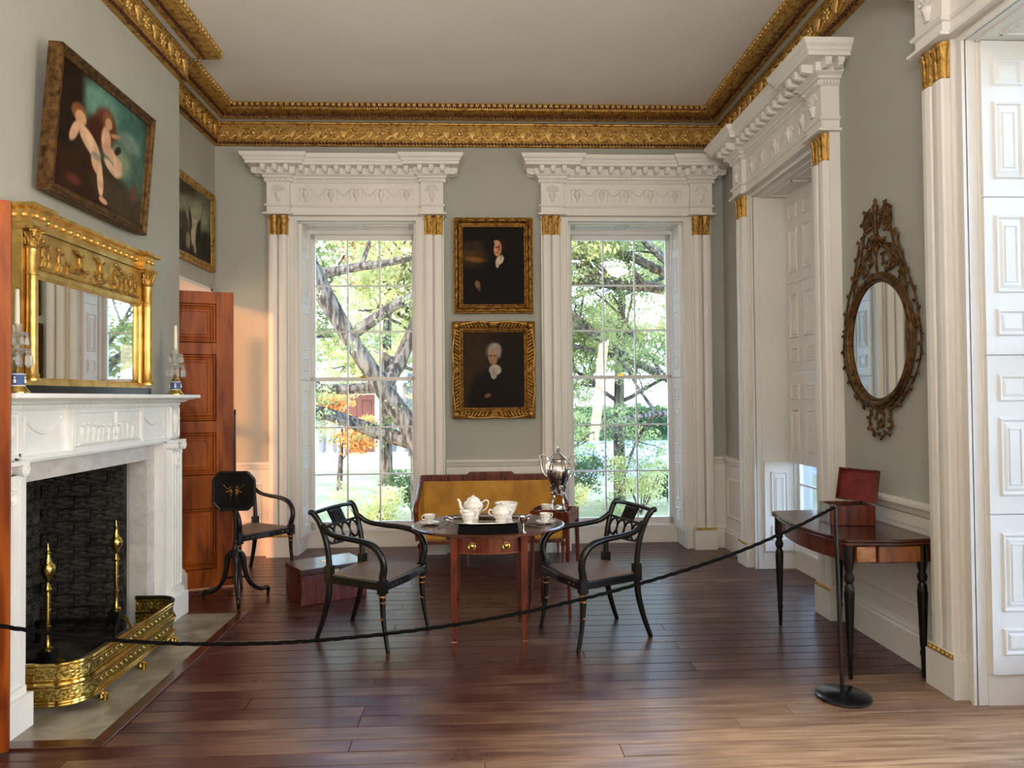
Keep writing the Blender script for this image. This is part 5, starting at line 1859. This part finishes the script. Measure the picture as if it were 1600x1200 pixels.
# ------------------------------------------------------------------ pole screen
ps = empty('pole_screen', (-1.918, 5.60, 0), 0, 'black octagonal pole screen on a tripod in front of the open door', 'fire screen')
b = MB()
b.tube([(0, 0, 0.33), (0, 0, 0.9), (0, 0, 1.44)], [0.010, 0.009, 0.007], 10)
b.lathe([(0.007, 1.435), (0.011, 1.445), (0.006, 1.455), (0.009, 1.465), (0.0, 1.48)], 0, 0, 10)
b.build('pole', 'ebony', ps, smooth=True)
MB().lathe([(0.0, 0.30), (0.02, 0.315), (0.045, 0.355), (0.048, 0.375), (0.022, 0.395), (0.014, 0.43), (0.018, 0.445), (0.010, 0.46)], 0, 0, 16).build('hub', 'ebony', ps, smooth=True)
MB().lathe([(0.0, 0.17), (0.03, 0.178), (0.034, 0.186), (0.0, 0.192)], 0, 0, 12).build('hub_drop', 'ebony', ps, smooth=True)
for a in (radians(-66), radians(35), radians(172)):
    b = MB()
    c_, s_ = cos(a), sin(a)
    b.tube(cat([(0.030 * c_, 0.030 * s_, 0.365), (0.060 * c_, 0.060 * s_, 0.33), (0.075 * c_, 0.075 * s_, 0.22), (0.115 * c_, 0.115 * s_, 0.12), (0.19 * c_, 0.19 * s_, 0.060), (0.245 * c_, 0.245 * s_, 0.060), (0.255 * c_, 0.255 * s_, 0.03), (0.25 * c_, 0.25 * s_, 0.0)], 6),
           [0.020, 0.022, 0.019, 0.017, 0.015, 0.018, 0.014, 0.010], 10)
    b.tube([(0.012 * c_, 0.012 * s_, 0.18), (0.10 * c_, 0.10 * s_, 0.165)], 0.008, 6)
    b.build('leg', 'ebony', ps, smooth=True)
b = MB()
oc = [(0.155, -0.085), (0.155, 0.085), (0.105, 0.142), (-0.105, 0.142), (-0.155, 0.085), (-0.155, -0.085), (-0.105, -0.142), (0.105, -0.142)]
b.prism(oc, 0.012, 0.030, T(0, 0, 0.845, 0, pi / 2))
for k in range(8):
    p0, p1 = oc[k], oc[(k + 1) % 8]
    b.tube([(p0[0], -0.021, 0.845 + p0[1]), (p1[0], -0.021, 0.845 + p1[1])], 0.012, 8)
sb = b.build('board', 'ebony', ps)
b = MB()
for sx in (-1, 1):
    x = sx * 0.022
    b.ball((x, -0.030, 0.835), (0.011, 0.002, 0.030), 8, 5)
    b.ball((x + sx * 0.004, -0.030, 0.875), (0.008, 0.002, 0.009), 8, 5)
    b.tube([(x, -0.030, 0.81), (x + sx * 0.006, -0.030, 0.765)], [0.007, 0.004], 6, flat=0.3)
    b.tube([(x, -0.030, 0.855), (x + sx * 0.035, -0.030, 0.87), (x + sx * 0.055, -0.030, 0.895)], 0.0035, 5, flat=0.4)
    b.tube([(x, -0.030, 0.85), (x + sx * 0.04, -0.030, 0.835)], 0.004, 5, flat=0.4)
b.build('gilt_figures', 'gilt_dark', sb, smooth=True)

# ------------------------------------------------------------------ card table and box against the right wall
ct = empty('card_table', (2.20, 4.27, 0), 0, 'bow-fronted mahogany card table with turned dark legs under the oval mirror', 'table')


def ct_outline(k=0.0):
    pts = []
    x0, x1, y0, y1 = -0.235 - k, 0.262, -0.485 - k, 0.485 + k
    pts += [(x1, y0), (x1 - 0.06, y0)]
    for i in range(9):
        t = i / 8
        pts.append((x1 - 0.08 - t * (x1 - 0.08 - x0 - 0.07), y0 - 0.018 * sin(pi * t)))
    pts += [(x0 + 0.05, y0), (x0 + 0.012, y0 + 0.008), (x0, y0 + 0.03), (x0, y0 + 0.07)]
    for i in range(15):
        t = i / 14
        pts.append((x0 - 0.055 * sin(pi * t) ** 0.8, y0 + 0.10 + t * (y1 - y0 - 0.20)))
    pts += [(x0, y1 - 0.07), (x0, y1 - 0.03), (x0 + 0.012, y1 - 0.008), (x0 + 0.05, y1)]
    for i in range(9):
        t = i / 8
        pts.append((x0 + 0.07 + t * (x1 - 0.08 - x0 - 0.07), y1 + 0.018 * sin(pi * t)))
    pts += [(x1 - 0.06, y1), (x1, y1)]
    return pts


MB().prism(ct_outline(0.012), 0.728, 0.744).build('lower_leaf', 'rosewood', ct, bevel=0.004)
MB().prism(ct_outline(0.012), 0.746, 0.762).build('upper_leaf', 'rosewood', ct, bevel=0.004)
MB().prism([(x * 0.97 + 0.004, y * 0.975) for x, y in ct_outline(-0.012)], 0.628, 0.728).build('apron', 'mahogany', ct, bevel=0.002)
b = MB()
b.box(-0.178, -0.075, -0.494, -0.478, 0.640, 0.722)
b.build('burl_panel', 'burl', ct, bevel=0.001)
b = MB()
b.box(-0.060, 0.17, -0.500, -0.478, 0.640, 0.722)
b.build('amber_panel', 'satin', ct, bevel=0.001)
LEGP = [(0.010, 0.0), (0.0125, 0.04), (0.014, 0.11), (0.019, 0.13), (0.014, 0.15), (0.019, 0.30), (0.025, 0.47), (0.024, 0.50), (0.016, 0.515), (0.024, 0.53), (0.027, 0.55), (0.018, 0.575), (0.022, 0.59), (0.024, 0.60), (0.028, 0.63), (0.028, 0.728)]
for (x, y) in ((-0.205, -0.455), (-0.205, 0.455), (0.205, -0.455), (0.205, 0.455)):
    b = MB()
    b.lathe(LEGP, x, y, 16)
    for k in range(8):
        a = 2 * pi * k / 8
        b.tube([(x + 0.0135 * cos(a), y + 0.0135 * sin(a), 0.16), (x + 0.0245 * cos(a), y + 0.0245 * sin(a), 0.47)], 0.0035, 5)
    b.build('leg', 'ebony', ct, smooth=True)

bx_ = empty('wooden_box', (2.225, 4.27, 0.762), radians(-8), 'open mahogany box with red-lined lid on the card table', 'box')
b = MB()
b.box(-0.13, 0.13, -0.10, 0.10, 0, 0.008)
for (x0, x1, y0, y1) in ((-0.13, 0.13, -0.10, -0.088), (-0.13, 0.13, 0.088, 0.10), (-0.13, -0.118, -0.10, 0.10), (0.118, 0.13, -0.10, 0.10)):
    b.box(x0, x1, y0, y1, 0, 0.120)
b.build('body', 'mahogany', bx_, bevel=0.002)
MB().box(-0.118, 0.118, -0.088, 0.088, 0.09, 0.108).build('inner_tray', 'rosewood', bx_)
lid = MB()
lid.box(-0.13, 0.13, -0.012, 0.0, 0.0, 0.20)
lid_o = lid.build('lid', 'mahogany', bx_, bevel=0.002)
MB().box(-0.120, 0.120, -0.016, -0.011, 0.008, 0.192).build('red_lining', 'red_leather', lid_o)
e_ = MB()
for (x0, x1, z0, z1) in ((-0.13, 0.13, 0.0, 0.008), (-0.13, 0.13, 0.192, 0.20), (-0.13, -0.122, 0, 0.20), (0.122, 0.13, 0, 0.20)):
    e_.box(x0, x1, -0.040, -0.012, z0, z1)
e_.build('lid_edge', 'mahogany', lid_o)
lid_o.location = (0.098, 0.085, 0.120)
lid_o.rotation_euler = (radians(-12), 0, radians(-56))

# ------------------------------------------------------------------ oval mirror on the right wall (local front -y)
ov = empty('oval_mirror', (XR, 4.325, 1.885), -pi / 2, 'oval giltwood mirror with openwork leaf cresting on the right wall', 'mirror')
A_, C_ = 0.352, 0.395
b = MB()
for (k_, y_, r_) in ((1.0, -0.035, 0.018), (0.94, -0.028, 0.010), (1.055, -0.026, 0.009)):
    b.tube([(A_ * k_ * cos(t), y_, C_ * k_ * sin(t)) for t in np.linspace(0, 2 * pi, 65)[:-1]], r_, 8, closed=True)
b.build('oval_frame', 'gilt_old', ov, smooth=True)
pts = [(A_ * 0.96 * cos(t), C_ * 0.96 * sin(t)) for t in np.linspace(0, 2 * pi, 65)[:-1]]
b = MB()
b.prism(pts, 0.012, 0.024, T(0, 0, 0, 0, pi / 2))
b.build('mirror_glass', 'mirror', ov)
b = MB()


def leafy(b, pts, r, tw=0.024, n=10, y=-0.022):
    c = cat([(x, y, z) for x, z in pts], n)
    b.tube(c, r, 6)
    for i in range(3, len(c) - 2, 4):
        p = c[i]
        d = (c[i + 1] - c[i - 1]).normalized()
        nn = Vector((-d.z, 0, d.x)) * (1 if (i // 4) % 2 else -1)
        b.tube([p, p + d * tw * 0.6 + nn * tw * 0.6 + Vector((0, -0.006, 0)), p + d * tw * 1.1 + nn * tw * 0.9], [r * 0.9, r * 1.3, r * 0.3], 5)


for s in (-1, 1):
    leafy(b, [(s * 0.02, 0.40), (s * 0.12, 0.43), (s * 0.16, 0.50), (s * 0.10, 0.56), (s * 0.06, 0.50), (s * 0.10, 0.46)], 0.008)
    leafy(b, [(s * 0.30, 0.24), (s * 0.27, 0.40), (s * 0.20, 0.52), (s * 0.16, 0.64), (s * 0.13, 0.74), (s * 0.10, 0.80)], 0.0085, 0.03)
    leafy(b, [(s * 0.36, 0.02), (s * 0.405, 0.12), (s * 0.37, 0.26), (s * 0.30, 0.40), (s * 0.24, 0.54), (s * 0.20, 0.66)], 0.007, 0.03)
    leafy(b, [(s * 0.20, 0.32), (s * 0.25, 0.40), (s * 0.20, 0.46), (s * 0.14, 0.42)], 0.007)
    leafy(b, [(s * 0.02, 0.62), (s * 0.08, 0.60), (s * 0.14, 0.54), (s * 0.18, 0.46)], 0.010, 0.035)
    leafy(b, [(s * 0.02, 0.70), (s * 0.06, 0.80), (s * 0.12, 0.82), (s * 0.15, 0.75), (s * 0.10, 0.70), (s * 0.07, 0.75)], 0.010, 0.03)
    leafy(b, [(s * 0.405, 0.10), (s * 0.43, -0.02), (s * 0.41, -0.15), (s * 0.34, -0.27), (s * 0.24, -0.37)], 0.007, 0.028)
    leafy(b, [(s * 0.28, -0.32), (s * 0.20, -0.40), (s * 0.10, -0.42), (s * 0.12, -0.50), (s * 0.10, -0.56), (s * 0.0, -0.60)], 0.008, 0.028)
    b.lathe([(0.0, 0.0), (0.022, 0.002), (0.030, 0.012), (0.018, 0.018), (0.010, 0.026), (0.0, 0.028)], 0, 0, 10, T(s * 0.11, -0.016, 0.755, 0, pi / 2))
    leafy(b, [(s * 0.0, -0.42), (s * 0.04, -0.47), (s * 0.02, -0.54), (0.0, -0.50)], 0.007, 0.02)
b.tube([(0, -0.024, 0.40), (0, -0.030, 0.55), (0, -0.024, 0.72), (0, -0.024, 0.84)], [0.010, 0.008, 0.009, 0.006], 6)
b.lathe([(0.003, 0.50), (0.014, 0.56), (0.030, 0.61), (0.040, 0.62), (0.012, 0.64), (0.016, 0.68), (0.006, 0.72), (0.012, 0.80), (0.022, 0.84), (0.010, 0.86), (0.012, 0.875), (0.0, 0.895)], 0, -0.030, 10)
for q in range(-2, 3):
    b.tube([(0, -0.03, 0.63), (q * 0.022, -0.045, 0.66 - abs(q) * 0.005), (q * 0.045, -0.040, 0.62 - abs(q) * 0.012)], [0.007, 0.010, 0.004], 5)
b.build('carved_cresting', 'gilt_old', ov, smooth=True)

# ------------------------------------------------------------------ rope barrier
stn = empty('barrier_post', (1.835, 3.585, 0), 0, 'slim black barrier post with a round base by the card table', 'barrier post')
MB().lathe([(0.0, 0.0), (0.132, 0.0), (0.136, 0.006), (0.134, 0.014), (0.118, 0.022), (0.03, 0.026), (0.012, 0.030)], 0, 0, 48).build('base', 'black', stn, smooth=True)
b = MB()
b.tube([(-0.004, 0, 0.02), (-0.03, -0.005, 0.97)], [0.0115, 0.0085], 12)
b.ball((-0.031, -0.005, 0.975), (0.012, 0.012, 0.010), 10, 6)
b.build('pole', 'black', stn, smooth=True)
st2 = empty('barrier_post', (-2.26, 2.62, 0), 0, 'slim black barrier post behind the near door leaf holding the left end of the rope', 'barrier post')
MB().lathe([(0.0, 0.0), (0.132, 0.0), (0.136, 0.006), (0.134, 0.014), (0.118, 0.022), (0.03, 0.026), (0.012, 0.030)], 0, 0, 48).build('base', 'black', st2, smooth=True)
MB().tube([(0, 0, 0.02), (0, 0, 0.97)], [0.0115, 0.0085], 12).build('pole', 'black', st2, smooth=True)
rp_ = MB()
RK = [(1.803, 3.578, 0.972), (1.55, 3.545, 0.865), (1.20, 3.50, 0.745), (0.80, 3.45, 0.645), (0.40, 3.40, 0.565), (0.0, 3.34, 0.510), (-0.45, 3.28, 0.475), (-0.90, 3.21, 0.470), (-1.35, 3.13, 0.505), (-1.75, 2.98, 0.605), (-2.02, 2.82, 0.735), (-2.255, 2.63, 0.95)]
cl = cat(RK, 26)
up_ = Vector((0, 0, 1))
for ph in (0, 2 * pi / 3, 4 * pi / 3):
    rp_.tube([p + Vector((0, 1, 0)) * 0.0045 * cos(i * 0.55 + ph) + Vector((0, 0, 1)) * 0.0045 * sin(i * 0.55 + ph) for i, p in enumerate(cl)], 0.0048, 6)
tag(rp_.build('barrier_rope', 'rope', smooth=True), 'black twisted rope hanging across the room in front of the furniture', 'rope')

# ------------------------------------------------------------------ outside: garden, trees, house opposite
GZ0 = -1.0
gm = MB()
gm.box(-60, 60, YB + WT + 0.3, 90, GZ0 - 0.3, GZ0)
gm.box(XR + WT + 0.3, 60, -30, YB + WT + 0.3, GZ0 - 0.3, GZ0)
tag(gm.build('ground', 'lawn'), 'dry sunlit lawn outside the windows', 'lawn', kind='structure')
tag(MB().box(1.5, 16.0, 22.0, 40.0, GZ0, GZ0 + 0.03).build('garden_path', 'path'), 'pale blue-grey drive beyond the lawn', 'path', kind='structure')
hw = MB()  # unseen passage shell added to limit skylight and band the sun patch
hw.box(-4.6, -4.4, 0.0, 6.6, 3.05, 4.6)
hw.box(-4.6, -4.4, 0.0, 6.6, -1.0, 0.45)
hw.box(-4.55, -4.45, 0.0, 6.6, 1.76, 1.83)
hw.box(-4.55, -4.45, 0.0, 6.6, 1.02, 1.05)
hw.box(-4.55, -4.45, 4.20, 4.26, 0.45, 2.75)
hw.box(-4.6, XL - 0.3, -0.2, 8.2, 4.3, 4.5)
hw.box(-4.6, XL - 0.3, 8.0, 8.2, -1.0, 4.4)
hw.box(-4.6, XL - 0.3, -0.2, 0.0, -1.0, 4.4)
hw.box(-4.6, -4.4, 6.6, 8.2, -1.0, 4.4)
bl_ = MB().box(-4.52, -4.50, 0.0, 6.6, 0.45, 3.05).build('sun_filter_pane', 'sun_filter')  # added filter sheet that weakens and tints the sun patch
tag(bl_, 'unseen amber sheet added to dim and warm the sun entering the passage', 'window', kind='structure')
tag(hw.build('hall_sun_mask', 'white'), 'unseen passage wall and bars added to shape the light through the far doorway', 'wall', kind='structure')
tag(MB().box(XL - 3.0, XL - 0.3, 2.0, YB + 2, -0.3, -0.02).build('hall_floor', 'rosewood'), 'floor of the passage beyond the far doorway', 'floor', kind='structure')


def leaves(n, centres, spread, size, seed, drop=0.25):
    """n small leaf shapes gathered round centres -> (verts, faces)"""
    g = np.random.default_rng(seed)
    c = np.array(centres, float)
    idx = g.integers(0, len(c), n)
    sub = g.normal(0, 1, (n // 12 + 1, 3))
    sub /= np.linalg.norm(sub, axis=1)[:, None]
    sub *= (g.random((len(sub), 1)) ** 0.5)
    si = np.arange(n) // 12
    cidx = idx[si * 12 % n]
    pos = c[cidx] + sub[si] * np.array(spread) + g.normal(0, 0.055, (n, 3)) * np.array([1.6, 1.6, 0.7])
    a = g.normal(0, 1, (n, 3))
    a /= np.linalg.norm(a, axis=1)[:, None]
    b = np.cross(a, g.normal(0, 1, (n, 3)))
    b /= np.linalg.norm(b, axis=1)[:, None]
    s = size * (0.6 + 0.8 * g.random((n, 1)))
    v = np.stack([pos - a * s, pos - b * s * 0.45, pos + a * s, pos + b * s * 0.45], 1).reshape(-1, 3)
    f = np.arange(n * 4).reshape(-1, 4)
    return v, f


def foliage(name, mt, parent, v, f):
    me = bpy.data.meshes.new(name)
    me.vertices.add(len(v))
    me.vertices.foreach_set('co', v.ravel())
    me.loops.add(f.size)
    me.loops.foreach_set('vertex_index', f.ravel().astype(np.int32))
    me.polygons.add(len(f))
    me.polygons.foreach_set('loop_start', np.arange(0, f.size, 4, dtype=np.int32))
    me.update(calc_edges=True)
    me.materials.append(M[mt])
    o = bpy.data.objects.new(name, me)
    COL.objects.link(o)
    o.parent = parent
    return o


def branches(b, start, direction, length, r, depth, g, tips):
    d = Vector(direction).normalized()
    pts = [Vector(start)]
    n = 6
    for k in range(n):
        d = (d + Vector((g.uniform(-0.22, 0.22), g.uniform(-0.22, 0.22), g.uniform(-0.14, 0.16)))).normalized()
        pts.append(pts[-1] + d * length / n)
    b.tube(pts, [r, r * 0.45], 7 if depth > 1 else 5)
    tips.append(tuple(pts[-1]))
    if depth == 0:
        tips.append(tuple(pts[3]))
        return
    for k in range(4 if depth > 1 else 3):
        p = pts[g.choice((2, 3, 4, 5))]
        dd = Vector((d.x + g.uniform(-1, 1), d.y + g.uniform(-1, 1), d.z + g.uniform(-0.5, 0.7)))
        branches(b, p, dd, length * g.uniform(0.45, 0.7), r * 0.5, depth - 1, g, tips)


def tree(loc, trunk, limbs, crown, label, seed, group='trees outside the windows', mt='leaf_green', n=9000, spread=(0.7, 0.7, 0.45), size=0.055):
    """trunk: list of (point, radius) relative to loc; limbs: (start index, direction, length, radius)"""
    r = empty('tree', loc, 0, label, 'tree', group)
    g = random.Random(seed)
    b = MB()
    pts = cat([p for p, q in trunk], 5)
    b.tube(pts, [q for p, q in trunk], 12)
    b.build('trunk', 'bark', r, smooth=True)
    tips = []
    bb = MB()
    for (i, d, L_, rr) in limbs:
        branches(bb, trunk[i][0], d, L_, rr, 2, g, tips)
    if bb.v:
        tag(bb.build('limbs', 'bark', r, smooth=True), kind='stuff')
    tips += crown
    v, f = leaves(int(n * 2.2), tips, spread, size, seed)
    tag(foliage('leaves', mt, r, v, f), kind='stuff')
    return r


RT = random.Random(77)
# great leaning trunk seen through window 1
tree((-1.1, 13.4, GZ0), [((0.1, 0, -0.2), 0.34), ((0, 0, 0.9), 0.25), ((-0.10, 0, 1.7), 0.21), ((-0.75, -0.1, 2.75), 0.175), ((-1.35, -0.2, 3.7), 0.15), ((-1.95, -0.3, 4.8), 0.19), ((-2.6, -0.3, 6.2), 0.12)],
     [(2, (-1, 0.2, 0.22), 3.2, 0.16), (3, (0.5, 0.4, 0.9), 3.4, 0.16), (3, (-1, 0.3, -0.05), 2.6, 0.12), (4, (0.9, 0, 0.6), 3.0, 0.12), (5, (1, 0.2, 0.3), 2.6, 0.10), (5, (-0.8, -0.4, 0.5), 2.6, 0.10), (1, (0.8, 0.3, 0.8), 3.0, 0.14)],
     [(RT.uniform(-2.6, 1.4), RT.uniform(-1.4, 1.0), RT.uniform(1.6, 7.2)) for _ in range(34)], 'great gnarled tree leaning left just outside the left window', 21, n=19000, spread=(0.5, 0.5, 0.3), size=0.034)
tree((0.5, 15.5, GZ0), [((0, 0, -0.2), 0.30), ((-0.1, 0, 1.6), 0.24), ((-0.3, 0, 3.2), 0.20), ((-0.5, 0, 5.2), 0.16), ((-0.6, 0, 7.6), 0.10)],
     [(2, (-1, 0, 0.6), 3.2, 0.12), (3, (1, 0, 0.4), 2.8, 0.10), (3, (-1, 0.2, 0.4), 3.0, 0.10), (4, (0.6, 0, 0.8), 2.6, 0.08)], [],
     'straight grey-barked tree behind the leaning trunk', 22, n=9000, mt='leaf_yellow', spread=(0.6, 0.6, 0.4))
tree((-4.0, 20.0, GZ0), [((0, 0, -0.2), 0.09), ((0.05, 0, 0.8), 0.07), ((0.1, 0, 1.7), 0.04)], [(1, (0.6, 0, 0.8), 0.9, 0.03), (2, (-0.5, 0, 0.7), 0.8, 0.03)],
     [(0.0, 0, 1.5), (0.3, 0, 1.9), (-0.1, 0, 2.2), (0.4, 0, 1.4), (0.2, 0, 2.5)], 'small orange maple by the house opposite, seen low in the left window', 23, mt='leaf_orange', n=2200, spread=(0.35, 0.35, 0.3), size=0.06)
tree((-2.8, 21.0, GZ0), [((0, 0, -0.2), 0.18), ((0, 0, 3.6), 0.14), ((0.1, 0, 6.2), 0.09)], [(2, (0.6, 0, 0.6), 1.4, 0.05), (2, (-0.6, 0, 0.5), 1.4, 0.05)],
     [(0.0, 0, 6.4), (0.6, 0, 6.6), (-0.6, 0, 6.7), (0.4, 0, 7.2), (-0.9, 0, 6.2)], 'red maple high behind the leaning trunk in the left window', 24, mt='leaf_red', n=2600, spread=(0.6, 0.5, 0.45), size=0.06)
tree((-1.2, 24.5, GZ0), [((0, 0, -0.2), 0.22), ((0, 0, 3.0), 0.18), ((0.1, 0, 6.0), 0.12)], [(1, (-1, 0, 0.7), 3.0, 0.08), (1, (1, 0, 0.7), 3.0, 0.08), (2, (-1, 0, 0.4), 3.0, 0.08), (2, (1, 0, 0.4), 3.0, 0.08)],
     [(-0.8, 0, 2.4), (1.0, 0, 2.6), (-1.6, 0, 3.4), (0.4, 0, 3.6), (-0.6, 0, 4.8)], 'pale leafy tree in front of the house opposite', 31, n=9000, mt='leaf_yellow', spread=(1.0, 0.9, 0.9), size=0.07)
tree((-6.8, 19.0, GZ0), [((0, 0, -0.2), 0.22), ((0, 0, 3.0), 0.18), ((0.1, 0, 6.0), 0.12)], [(1, (1, 0, 0.5), 3.6, 0.09), (2, (1, 0, 0.3), 3.6, 0.09), (2, (0.5, 0, 0.8), 3.0, 0.08)],
     [(1.6, 0, 3.4), (2.2, 0, 4.4), (1.2, 0, 5.4), (2.4, 0, 6.0)], 'green tree filling the left edge of the left window', 32, n=8000, spread=(0.9, 0.9, 0.8), size=0.06)
# cedar and shrubs seen through window 2
tree((5.2, 15.0, GZ0), [((0, 0, -0.2), 0.34), ((0.05, 0, 2.2), 0.30), ((0.0, 0, 4.6), 0.24), ((0, 0, 8.0), 0.12)],
     [(2, (-1, -0.05, 0.10), 5.0, 0.15), (1, (-1, 0.1, 0.55), 4.6, 0.12), (2, (-1, -0.2, 0.5), 4.2, 0.12), (1, (-1, -0.3, 0.05), 3.6, 0.09), (2, (-0.8, -0.5, 0.25), 4.0, 0.10)], [(RT.uniform(-3.8, -0.4), RT.uniform(-1.4, 1.0), RT.uniform(2.0, 7.2)) for _ in range(30)],
     'spreading cedar reaching across the right window', 25, n=19000, spread=(0.5, 0.5, 0.25), size=0.034)
tree((1.9, 19.0, GZ0), [((0, 0, -0.2), 0.20), ((0, 0, 2.4), 0.16), ((0.1, 0, 5.0), 0.12), ((0, 0, 7.0), 0.07)],
     [(1, (-1, 0, 0.5), 2.2, 0.07), (1, (1, 0, 0.5), 2.2, 0.07), (2, (-1, 0, 0.5), 2.4, 0.07), (2, (1, 0, 0.5), 2.4, 0.07), (3, (0, 0, 1), 1.6, 0.05)],
     [(0, 0, 1.6), (0.5, 0, 2.4), (-0.4, 0, 3.2), (0.3, 0, 4.2)], 'yellow-green tree standing left in the right window', 26, n=11000, mt='leaf_yellow', spread=(0.7, 0.7, 0.6), size=0.055)
tree((3.3, 17.0, GZ0), [((0, 0, -0.2), 0.16), ((0, 0, 2.4), 0.13), ((0.1, 0, 5.0), 0.09)],
     [(1, (-1, 0, 0.5), 2.0, 0.06), (1, (1, 0, 0.5), 2.0, 0.06), (2, (-1, 0, 0.7), 2.0, 0.06), (2, (1, 0, 0.5), 2.0, 0.06)],
     [(0, 0, 3.4), (0.4, 0, 4.0), (-0.3, 0, 4.6)], 'dense green conifer in the middle of the right window', 27, n=12000, spread=(0.55, 0.55, 0.6), size=0.045)
tree((6.2, 20.0, GZ0), [((0, 0, -0.2), 0.2), ((0, 0, 3.0), 0.15), ((0.1, 0, 6.0), 0.1)], [(1, (-1, 0, 0.5), 2.6, 0.08), (2, (-1, 0, 0.6), 2.6, 0.07), (2, (1, 0, 0.6), 2.6, 0.07)],
     [(-0.5, 0, 2.6), (0.5, 0, 3.4)], 'pale yellow-green tree at the right edge of the right window', 28, n=9000, mt='leaf_yellow', spread=(0.8, 0.8, 0.7), size=0.06)
tree((13.0, 9.5, GZ0), [((0, 0, -0.2), 0.24), ((0, 0, 3.0), 0.18), ((0.1, 0, 6.0), 0.1)], [(1, (-1, 0, 0.5), 2.6, 0.08), (2, (-1, 0, 0.6), 2.6, 0.07), (1, (1, 0, 0.6), 2.6, 0.07)],
     [(-0.5, 0, 2.6), (0.5, 0, 3.4)], 'tree standing outside the side windows', 29, n=6000, spread=(0.9, 0.9, 0.8), size=0.07)


def shrub(loc, h, label, seed, mt='hedge', n=2600):
    r = empty('shrub', loc, 0, label, 'shrub', 'shrubs in the garden')
    g = random.Random(seed)
    b = MB()
    tips = []
    for k in range(7):
        a = g.uniform(0, 2 * pi)
        d = Vector((cos(a) * 0.5, sin(a) * 0.5, 1))
        p = d * h * g.uniform(0.7, 1.0)
        b.tube([(0, 0, 0), tuple(p * 0.5 + Vector((0.03, 0, 0))), tuple(p)], [0.018, 0.006], 5)
        tips += [tuple(p), tuple(p * 0.6)]
    b.build('stems', 'bark', r)
    v, f = leaves(n, tips, (0.26 * h, 0.26 * h, 0.24 * h), 0.035, seed)
    tag(foliage('leaves', mt, r, v, f), kind='stuff')
    return r


for i, (x, y, h, mt, lab) in enumerate(((-2.0, 12.4, 0.9, 'leaf_yellow', 'twiggy pale shrub low at the left of the left window'), (-1.5, 15.5, 0.9, 'hedge', 'rounded green bush below the red door in the left window'),
                                     (-0.4, 12.0, 1.0, 'leaf_yellow', 'bare-stemmed pale shrub at the foot of the leaning trunk'), (2.2, 16.5, 1.1, 'hedge', 'grey-green shrub beside the drive in the right window'),
                                     (3.4, 15.2, 1.2, 'leaf_yellow', 'light leafy shrub low in the middle of the right window'), (4.2, 15.8, 0.9, 'hedge', 'low dark bush right of the drive'), (2.7, 20.5, 1.0, 'hedge', 'small bush at the near edge of the drive'),
                                     (1.75, 14.6, 0.7, 'leaf_yellow', 'small yellowish shrub at the left foot of the right window'))):
    shrub((x, y, GZ0), h, lab, 40 + i, mt)

# clipped hedge behind the drive
hg = empty('hedge', (6.0, 41.0, GZ0), 0, 'long clipped hedge closing the garden beyond the drive', 'hedge')
MB().box(-14, 14, -0.5, 0.5, 0, 1.9).build('hedge_core', 'hedge', hg)
g_ = np.random.default_rng(5)
n_ = 9000
pos = np.stack([g_.uniform(-14, 14, n_), np.where(g_.random(n_) < 0.7, -0.52, g_.uniform(-0.5, 0.5, n_)), g_.uniform(0, 1.95, n_)], 1)
a_ = g_.normal(0, 1, (n_, 3)) * 0.08
b_ = np.cross(a_, g_.normal(0, 1, (n_, 3))) * 0.6
v_ = np.stack([pos - a_, pos - b_, pos + a_, pos + b_], 1).reshape(-1, 3)
tag(foliage('leaves', 'hedge', hg, v_, np.arange(n_ * 4).reshape(-1, 4)), kind='stuff')

# house opposite
ho = empty('house_opposite', (-4.6, 27.0, GZ0), 0, 'pale house front with white columns and a red-brown door across the street', 'house')
MB().box(-8, 5.0, 0, 4, 0, 5.2).build('front_wall', 'stone', ho)
MB().box(-8.2, 5.2, -0.3, 4, 5.2, 5.5).build('eaves', 'white', ho)
MB().box(-0.85, 0.85, -0.10, 0.05, 0.55, 3.0).build('door_case', 'white', ho)
dd_ = MB().box(-0.55, 0.55, -0.16, -0.05, 0.55, 2.7)
for z0, z1 in ((0.7, 1.1), (1.25, 1.7), (1.85, 2.5)):
    for s in (-1, 1):
        x0, x1 = sorted((s * 0.08, s * 0.46))
        dd_.ring(x0, x1, z0, z1, -0.16, 0.05, 0.02)
dd_.build('front_door', 'red_door', ho)
for k in range(3):
    MB().box(-1.8 - k * 0.12, 1.8 + k * 0.12, -0.55 - 0.35 * k, 0, 0, 0.54 - 0.18 * k).build('step', 'white', ho)
for x in (-1.55, -1.05, 1.05, 1.55):
    MB().lathe([(0.16, 0.55), (0.15, 0.62), (0.12, 0.66), (0.105, 3.0), (0.15, 3.05), (0.16, 3.12)], x, -0.42, 14).build('column', 'white', ho, smooth=True)
MB().box(-1.8, 1.8, -0.62, 0, 3.12, 3.5).build('porch_entablature', 'white', ho)
for x in (-5.5, -3.4, 3.2):
    wf = MB()
    for (x0, x1, z0, z1) in ((x - 0.5, x + 0.5, 1.2, 1.28), (x - 0.5, x + 0.5, 2.9, 2.98), (x - 0.5, x - 0.42, 1.2, 2.98), (x + 0.42, x + 0.5, 1.2, 2.98), (x - 0.03, x + 0.03, 1.2, 2.98), (x - 0.5, x + 0.5, 2.06, 2.12)):
        wf.box(x0, x1, -0.06, 0.02, z0, z1)
    w_o = wf.build('window', 'white', ho)
    MB().box(x - 0.42, x + 0.42, -0.02, -0.01, 1.28, 2.9).build('pane', 'black', w_o)
